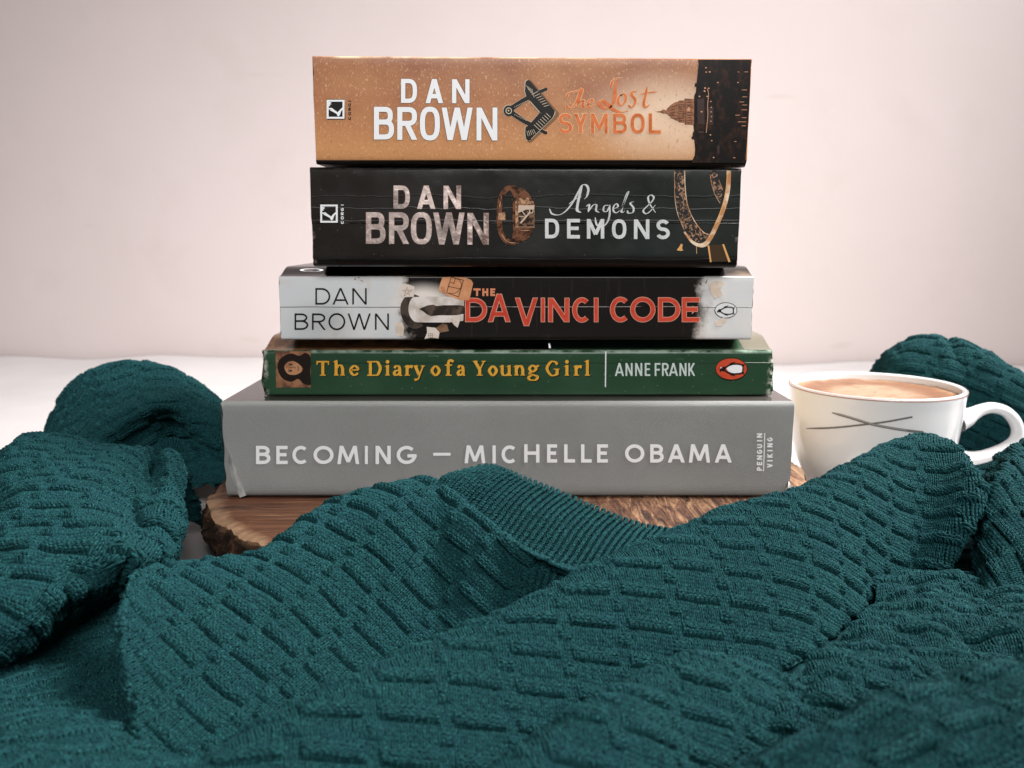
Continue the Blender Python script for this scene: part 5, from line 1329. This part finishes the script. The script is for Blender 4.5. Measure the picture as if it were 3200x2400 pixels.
# neckband
N_in = [(940, 1054), (966, 1080), (1002, 1112), (1052, 1152), (1112, 1190), (1192, 1232), (1282, 1264), (1384, 1270)]
N_out = [(964, 1032), (1050, 1009), (1098, 1022), (1152, 1046), (1216, 1073), (1292, 1105), (1372, 1136), (1462, 1156)]
zi_ = [.0455, .0430, .0400, .0370, .0335, .0300, .0270, .025]; zo_ = [.048, .0515, .052, .049, .045, .041, .036, .032]
rows = []
for f in (-.16, 0.0, .2, .45, .7, .9, 1.0):
    r = []
    for (x0, y0), (x1, y1), a0, a1 in zip(N_in, N_out, zi_, zo_):
        p0 = on_z(*Zo(x0, y0), a0); p1 = on_z(*Zo(x1, y1), a1); p = p0 + (p1 - p0) * f
        p = p + np.array([0, -.15, 1]) * .0022 * math.sin(math.pi * max(0, f)) + (np.array([0, .001, -.007]) if f < 0 else 0)
        r.append(p)
    rows.append(r)
top = rows[-1]
rows.append([p + np.array([0, .0024, -.0004]) for p in top]); rows.append([p + np.array([0, .0030, -.0040]) for p in top]); rows.append([p + np.array([0, .0010, -.016]) for p in top])
add('neckband', sheet(rows[::-1], 20, 8, step=.0003, rib=True, wr=.0004, wf=40, ks=1.40, along=True))
# left sleeve: the part lying in front
L_ = net_px([
    zz([(-90, 1040), (-10, 985), (36, 950), (70, 938), (130, 944), (200, 958), (262, 962), (312, 966), (338, 994), (366, 982), (394, 1024)], [.040, .046, .050, .051, .050, .048, .048, .046, .037, .044, .034]),
    zz([(-90, 1070), (-10, 1012), (34, 978), (72, 966), (136, 974), (206, 988), (268, 994), (306, 1004), (326, 1030), (366, 1010), (398, 1056)], [.040, .046, .050, .051, .050, .0485, .047, .044, .037, .045, .034]),
    zz([(-90, 1150), (-20, 1096), (34, 1066), (80, 1056), (146, 1066), (214, 1082), (262, 1094), (288, 1108), (322, 1100), (372, 1100), (401, 1140)], [.037, .042, .046, .047, .047, .0455, .042, .0385, .0425, .042, .030]),
    zz([(-90, 1250), (-20, 1206), (36, 1180), (86, 1172), (150, 1178), (214, 1188), (272, 1192), (322, 1190), (352, 1190), (378, 1190), (396, 1196)], [.031, .036, .039, .040, .040, .040, .040, .037, .033, .028, .020]),
    zz([(-90, 1360), (-20, 1330), (40, 1308), (92, 1290), (150, 1276), (206, 1264), (256, 1250), (302, 1236), (336, 1226), (364, 1220), (384, 1216)], [.025, .029, .031, .032, .031, .030, .028, .025, .021, .016, .011]),
    zz([(-90, 1440), (-20, 1420), (44, 1392), (96, 1362), (146, 1330), (196, 1300), (240, 1274), (284, 1254), (318, 1240), (348, 1232), (370, 1226)], [.016, .018, .019, .019, .018, .017, .016, .014, .012, .010, .007]),
    zz([(-90, 1470), (-20, 1446), (44, 1420), (94, 1388), (142, 1352), (190, 1318), (234, 1290), (276, 1270), (310, 1254), (340, 1244), (364, 1236)], [.006, .006, .006, .006, .006, .006, .006, .005, .005, .005, .004]),
])
L_ = back_of(L_[0], ((.012, -.012), (.020, -.036))) + L_
add('sleeve_left', sheet(L_, 30, 9, wr=.0018, wf=42))
# left sleeve: bent-over part behind
def net_py(rows): return [[on_y(*Zo(x, y), Y) for x, y, Y in row] for row in rows]
I_ = net_py([
    zz([(96, 985), (104, 930), (124, 874), (160, 826), (214, 796), (276, 786), (344, 792), (410, 818), (452, 850), (482, 890), (505, 960)], [.10, .115, .122, .126, .128, .128, .126, .122, .116, .108, .100]),
    zz([(112, 990), (122, 944), (142, 892), (176, 848), (228, 820), (286, 808), (346, 812), (402, 834), (440, 866), (474, 904), (505, 968)], [.085, .098, .106, .110, .112, .112, .110, .107, .102, .096, .090]),
    zz([(136, 998), (148, 962), (168, 922), (202, 886), (250, 860), (300, 846), (348, 846), (390, 860), (422, 886), (458, 924), (503, 978)], [.070, .080, .086, .088, .089, .089, .088, .088, .087, .084, .082]),
    zz([(166, 1008), (180, 982), (204, 950), (236, 920), (278, 894), (318, 876), (352, 872), (382, 880), (408, 904), (448, 942), (502, 988)], [.058, .064, .069, .071, .072, .072, .074, .078, .081, .080, .078]),
    zz([(186, 1016), (200, 998), (224, 968), (256, 938), (294, 912), (328, 894), (356, 888), (378, 894), (402, 916), (444, 954), (501, 998)], [.058, .064, .069, .071, .073, .074, .077, .082, .084, .083, .080]),
    zz([(190, 1022), (208, 1010), (234, 992), (268, 968), (304, 940), (334, 916), (356, 906), (374, 910), (398, 930), (420, 966), (440, 1000)], [.062, .068, .074, .078, .082, .084, .087, .092, .092, .088, .084]),
    zz([(198, 1040), (216, 1030), (244, 1018), (278, 1004), (312, 986), (342, 966), (364, 956), (386, 960), (412, 974), (446, 990), (500, 1006)], [.062, .068, .074, .078, .082, .086, .092, .096, .092, .084, .074]),
    zz([(204, 1070), (224, 1062), (254, 1052), (288, 1044), (320, 1034), (350, 1024), (374, 1020), (398, 1020), (424, 1024), (456, 1024), (502, 1026)], [.058, .061, .064, .066, .068, .070, .072, .074, .070, .064, .056]),
    zz([(206, 1090), (228, 1082), (260, 1074), (294, 1066), (328, 1060), (358, 1054), (384, 1050), (408, 1050), (434, 1050), (466, 1046), (504, 1046)], [.056, .059, .060, .060, .060, .060, .060, .058, .054, .048, .042]),
])
first = I_[0]
I_ = [[p + np.array([0, .030, -.040]) for p in first], [p + np.array([0, .016, -.010]) for p in first]] + I_
for r in I_:
    for p in r: p[2] = max(p[2], .002)
add('sleeve_left', sheet(I_, -22, 10, wr=.0014, wf=34, ref=(.4, .4), ks=.85))
# dark cloth in the hollow and the blurred heap at the lower left
J_ = net_px([
    zz([(-120, 1340), (-20, 1310), (80, 1280), (180, 1240), (260, 1215), (340, 1205)], [.002, .002, .002, .002, .002, .002]),
    zz([(-120, 1490), (-20, 1474), (80, 1462), (180, 1446), (270, 1430), (360, 1420)], [.005, .005, .005, .003, .002, .002]),
    zz([(-120, 1560), (-20, 1535), (80, 1520), (190, 1515), (290, 1520), (400, 1535)], [.012, .013, .012, .009, .005, .003]),
    zz([(-120, 1650), (0, 1615), (110, 1590), (230, 1590), (350, 1615), (480, 1660)], [.018, .020, .019, .015, .009, .005]),
    zz([(-120, 1760), (0, 1725), (130, 1700), (270, 1700), (400, 1730), (540, 1780)], [.020, .022, .021, .017, .010, .005]),
    zz([(-120, 1900), (10, 1860), (150, 1830), (300, 1830), (450, 1860), (600, 1910)], [.014, .016, .015, .012, .007, .003]),
])
add('body', sheet(J_, -10, 11, wr=.0016, wf=34))
# right sleeve behind the cup
K_ = net_py([
    zz([(1898, 850), (1905, 790), (1916, 764), (1942, 746), (1980, 735), (2026, 731), (2049, 745), (2078, 731), (2114, 745), (2170, 782), (2225, 812), (2330, 860)], [.185, .178, .172, .168, .166, .164, .163, .160, .156, .150, .145, .138]),
    zz([(1906, 866), (1914, 812), (1926, 788), (1952, 770), (1990, 758), (2034, 754), (2058, 764), (2088, 752), (2126, 766), (2182, 802), (2238, 832), (2340, 880)], [.172, .164, .157, .152, .150, .148, .148, .144, .140, .134, .129, .122]),
    zz([(1920, 900), (1932, 860), (1948, 838), (1976, 822), (2012, 812), (2056, 808), (2086, 812), (2118, 808), (2156, 822), (2210, 852), (2264, 880), (2360, 926)], [.164, .154, .148, .142, .138, .136, .135, .132, .127, .120, .115, .108]),
    zz([(1940, 960), (1958, 930), (1980, 912), (2010, 902), (2046, 896), (2086, 894), (2118, 896), (2150, 896), (2188, 906), (2240, 930), (2292, 956), (2380, 996)], [.158, .150, .143, .136, .130, .127, .125, .122, .117, .110, .105, .098]),
    zz([(1960, 1030), (1984, 1008), (2010, 996), (2042, 988), (2078, 984), (2114, 984), (2146, 986), (2178, 988), (2216, 996), (2264, 1014), (2316, 1036), (2400, 1070)], [.150, .142, .136, .130, .124, .120, .117, .113, .108, .100, .094, .088]),
    zz([(1980, 1110), (2006, 1094), (2034, 1084), (2066, 1078), (2100, 1076), (2134, 1078), (2166, 1080), (2198, 1082), (2234, 1090), (2280, 1104), (2330, 1120), (2410, 1150)], [.110, .106, .102, .098, .094, .092, .090, .087, .083, .078, .073, .068]),
])
first = K_[0]
K_ = [[p + np.array([0, .035, -.045]) for p in first], [p + np.array([0, .016, -.008]) for p in first]] + K_
for r in K_:
    for p in r: p[2] = max(p[2], .003)
add('sleeve_right', sheet(K_, 14, 12, wr=.0026, wf=46))
# cloth lying flat on the table under the folds
xs_ = np.linspace(-.20, .24, 8); ys_ = np.linspace(-.30, -.105, 5)
U_ = [[np.array([x, y, .0045 + .002 * math.sin(x * 40 + y * 30)]) for x in xs_] for y in ys_[::-1]]
U2 = [[np.array([x, y, .004 + .002 * math.sin(x * 40 + y * 30)]) for x in np.linspace(.135, .34, 6)] for y in (.055, .02, -.04, -.12)]
for p in U2[0] + U2[1]: p[0] += .028
add('body', sheet(U2, 0, 14, step=.0012, wr=.001, yarn=False))
U3 = [[np.array([x, y, .0035 + .0015 * math.sin(x * 40 + y * 30)]) for x in np.linspace(.06, .20, 6)] for y in (-.040, -.065, -.09, -.125)]
add('body', sheet(U3, 0, 15, step=.0012, wr=.001, yarn=False))
add('body', sheet(U_, 0, 13, step=.0012, wr=.001, yarn=False))
LAB = {'neckband': None, 'sleeve_left': 'sleeve', 'sleeve_right': 'sleeve'}
nv = 0
for part, shs in parts.items():
    V, F, o = [], [], 0
    for v, f in shs: V.append(v); F.append(f + o); o += len(v)
    V = np.concatenate(V); F = np.concatenate(F); nv += len(V)
    V[:, 2] = np.maximum(V[:, 2], .0008)
    mesh_obj(LAB.get(part) or part, V, F, M_KNIT, sweater, SW_BASE, smooth=True)
print('KNIT VERTS', nv, 'stitches', NST[0])
